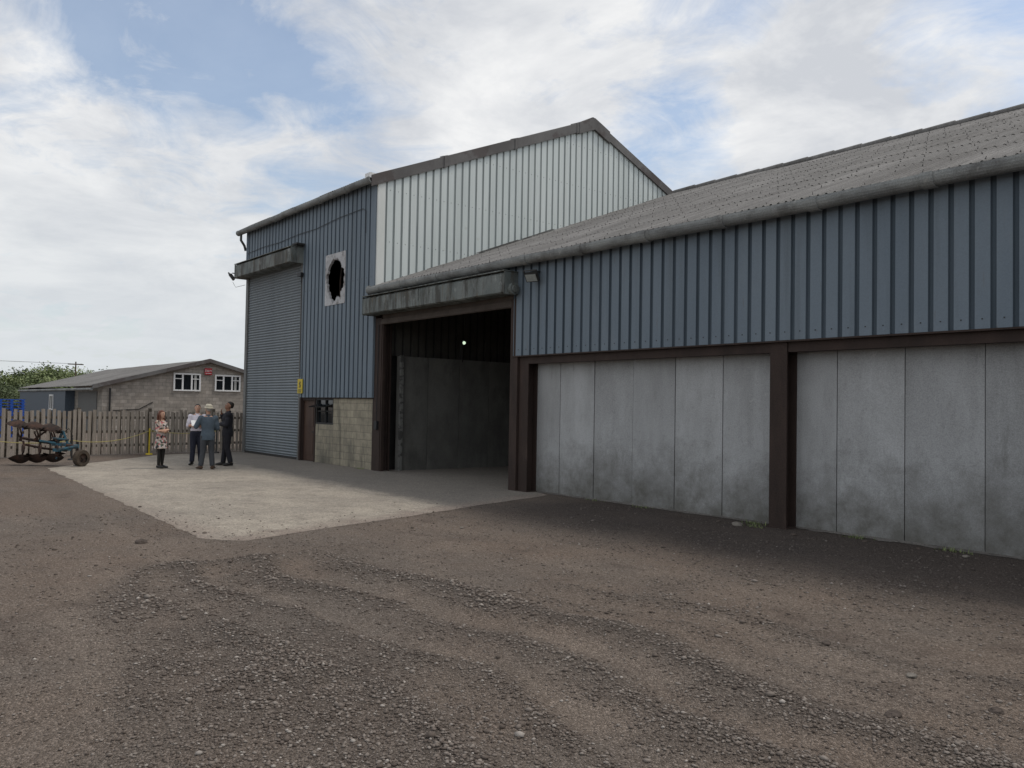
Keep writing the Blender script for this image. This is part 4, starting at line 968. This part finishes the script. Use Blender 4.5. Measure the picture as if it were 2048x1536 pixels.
# ------------------------------------------------------------------ camera
yaw,pitch,roll=[math.radians(a) for a in (39.2714807,1.5907933,1.00671386)]
Fv=np.array([-math.cos(yaw)*math.cos(pitch),math.sin(yaw)*math.cos(pitch),math.sin(pitch)])
r_=np.array([math.sin(yaw),math.cos(yaw),0.]);u_=np.cross(r_,Fv)
rr=r_*math.cos(roll)+u_*math.sin(roll);uu=-r_*math.sin(roll)+u_*math.cos(roll)
cd=bpy.data.cameras.new("camera");cam=bpy.data.objects.new("camera",cd);COL.objects.link(cam)
cam.matrix_world=Matrix(((rr[0],uu[0],-Fv[0],0),(rr[1],uu[1],-Fv[1],-12.511),(rr[2],uu[2],-Fv[2],2.0),(0,0,0,1)))
cd.sensor_width=36;cd.lens=1638.8/2048*36;cd.clip_start=.05;cd.clip_end=6000
scene.camera=cam

# ------------------------------------------------------------------ light
sun_dir=V((.45,.89,0)).normalized()*math.cos(math.radians(60))+V((0,0,math.sin(math.radians(60))))
sd=bpy.data.lights.new("sun",'SUN');sd.energy=1.7;sd.angle=math.radians(10);sd.color=(1,.94,.86)
so=bpy.data.objects.new("sun",sd);COL.objects.link(so);so.rotation_euler=sun_dir.to_track_quat('Z','Y').to_euler();so.location=(0,0,30)
w=bpy.data.worlds.new("World");scene.world=w;w.use_nodes=True;nt=w.node_tree;nt.nodes.clear()
out=nd(nt,"ShaderNodeOutputWorld");bg=nd(nt,"ShaderNodeBackground");L(nt,bg.outputs[0],out.inputs[0])
sky=nd(nt,"ShaderNodeTexSky",sky_type='NISHITA',sun_disc=False,sun_elevation=math.radians(60),sun_rotation=math.atan2(sun_dir.x,sun_dir.y),air_density=1.0,dust_density=1.5)
D_=nd(nt,"ShaderNodeTexCoord").outputs["Generated"]
s=nd(nt,"ShaderNodeSeparateXYZ");L(nt,D_,s.inputs[0])
za=nd(nt,"ShaderNodeMath",operation='MAXIMUM');L(nt,s.outputs[2],za.inputs[0]);za.inputs[1].default_value=0
zb_=nd(nt,"ShaderNodeMath",operation='ADD');L(nt,za.outputs[0],zb_.inputs[0]);zb_.inputs[1].default_value=.20
dv=nd(nt,"ShaderNodeVectorMath",operation='DIVIDE');L(nt,D_,dv.inputs[0])
cb=nd(nt,"ShaderNodeCombineXYZ")
for i in range(3): L(nt,zb_.outputs[0],cb.inputs[i])
L(nt,cb.outputs[0],dv.inputs[1]);CP=dv.outputs[0]
n1=noise(nt,mapped(nt,CP,(1,1,1),(2.3,.7,0)),1.5,7,.6,.6)
n2=noise(nt,mapped(nt,CP,(1,1,1),(5.1,1.7,0)),4.0,7,.65,.8)
cur=fma(nt,n2,.85,n1)
def sdir(az,el):
    a=math.radians(180-39.27-az);e=math.radians(el);return (math.cos(a)*math.cos(e),math.sin(a)*math.cos(e),math.sin(e))
for az,el,wd,wt in [(-28,21,6,-.11),(-33,18,6,-.10),(-20.5,20,5,-.10),(-14.5,18.5,5,-.12),(-24,25.5,6,-.08),(-8,17.5,3,-.05),(10.6,17.4,4.0,-.22),(13.6,26.5,4.5,-.26),(30,22.5,5,-.24),(0,22,9,.14),(22,20,7,.14),(-25,9,11,.10)]:
    dt=nd(nt,"ShaderNodeVectorMath",operation='DOT_PRODUCT');L(nt,D_,dt.inputs[0]);dt.inputs[1].default_value=sdir(az,el)
    mr=mrange(nt,dt.outputs["Value"],math.cos(math.radians(wd*1.5)),1,0,wt,True)
    ad=nd(nt,"ShaderNodeMath",operation='ADD');L(nt,cur,ad.inputs[0]);L(nt,mr,ad.inputs[1]);cur=ad.outputs[0]
fac=ramp(nt,cur,.66,.98,(.20,.20,.20),(1,1,1))
n3=noise(nt,mapped(nt,CP,(1,1,1),(8,3,0)),2.2,6,.62,.3)
cc=ramp(nt,n3,.36,.62,(.62,.645,.69),(.90,.905,.91))
hzv=mrange(nt,s.outputs[2],.02,.30,.95,0)
cc=mixc(nt,hzv,cc,(.69,.73,.76))
sk=mixc(nt,1.0,sky.outputs[0],(.155,.155,.15),'MULTIPLY')
mx=nd(nt,"ShaderNodeMath",operation='MAXIMUM');L(nt,fac,mx.inputs[0]);L(nt,hzv,mx.inputs[1])
col=mixc(nt,mx.outputs[0],sk,cc)
L(nt,col,bg.inputs[0]);bg.inputs[1].default_value=1.0
scene.view_settings.view_transform='Standard';scene.view_settings.look='None';scene.view_settings.exposure=0
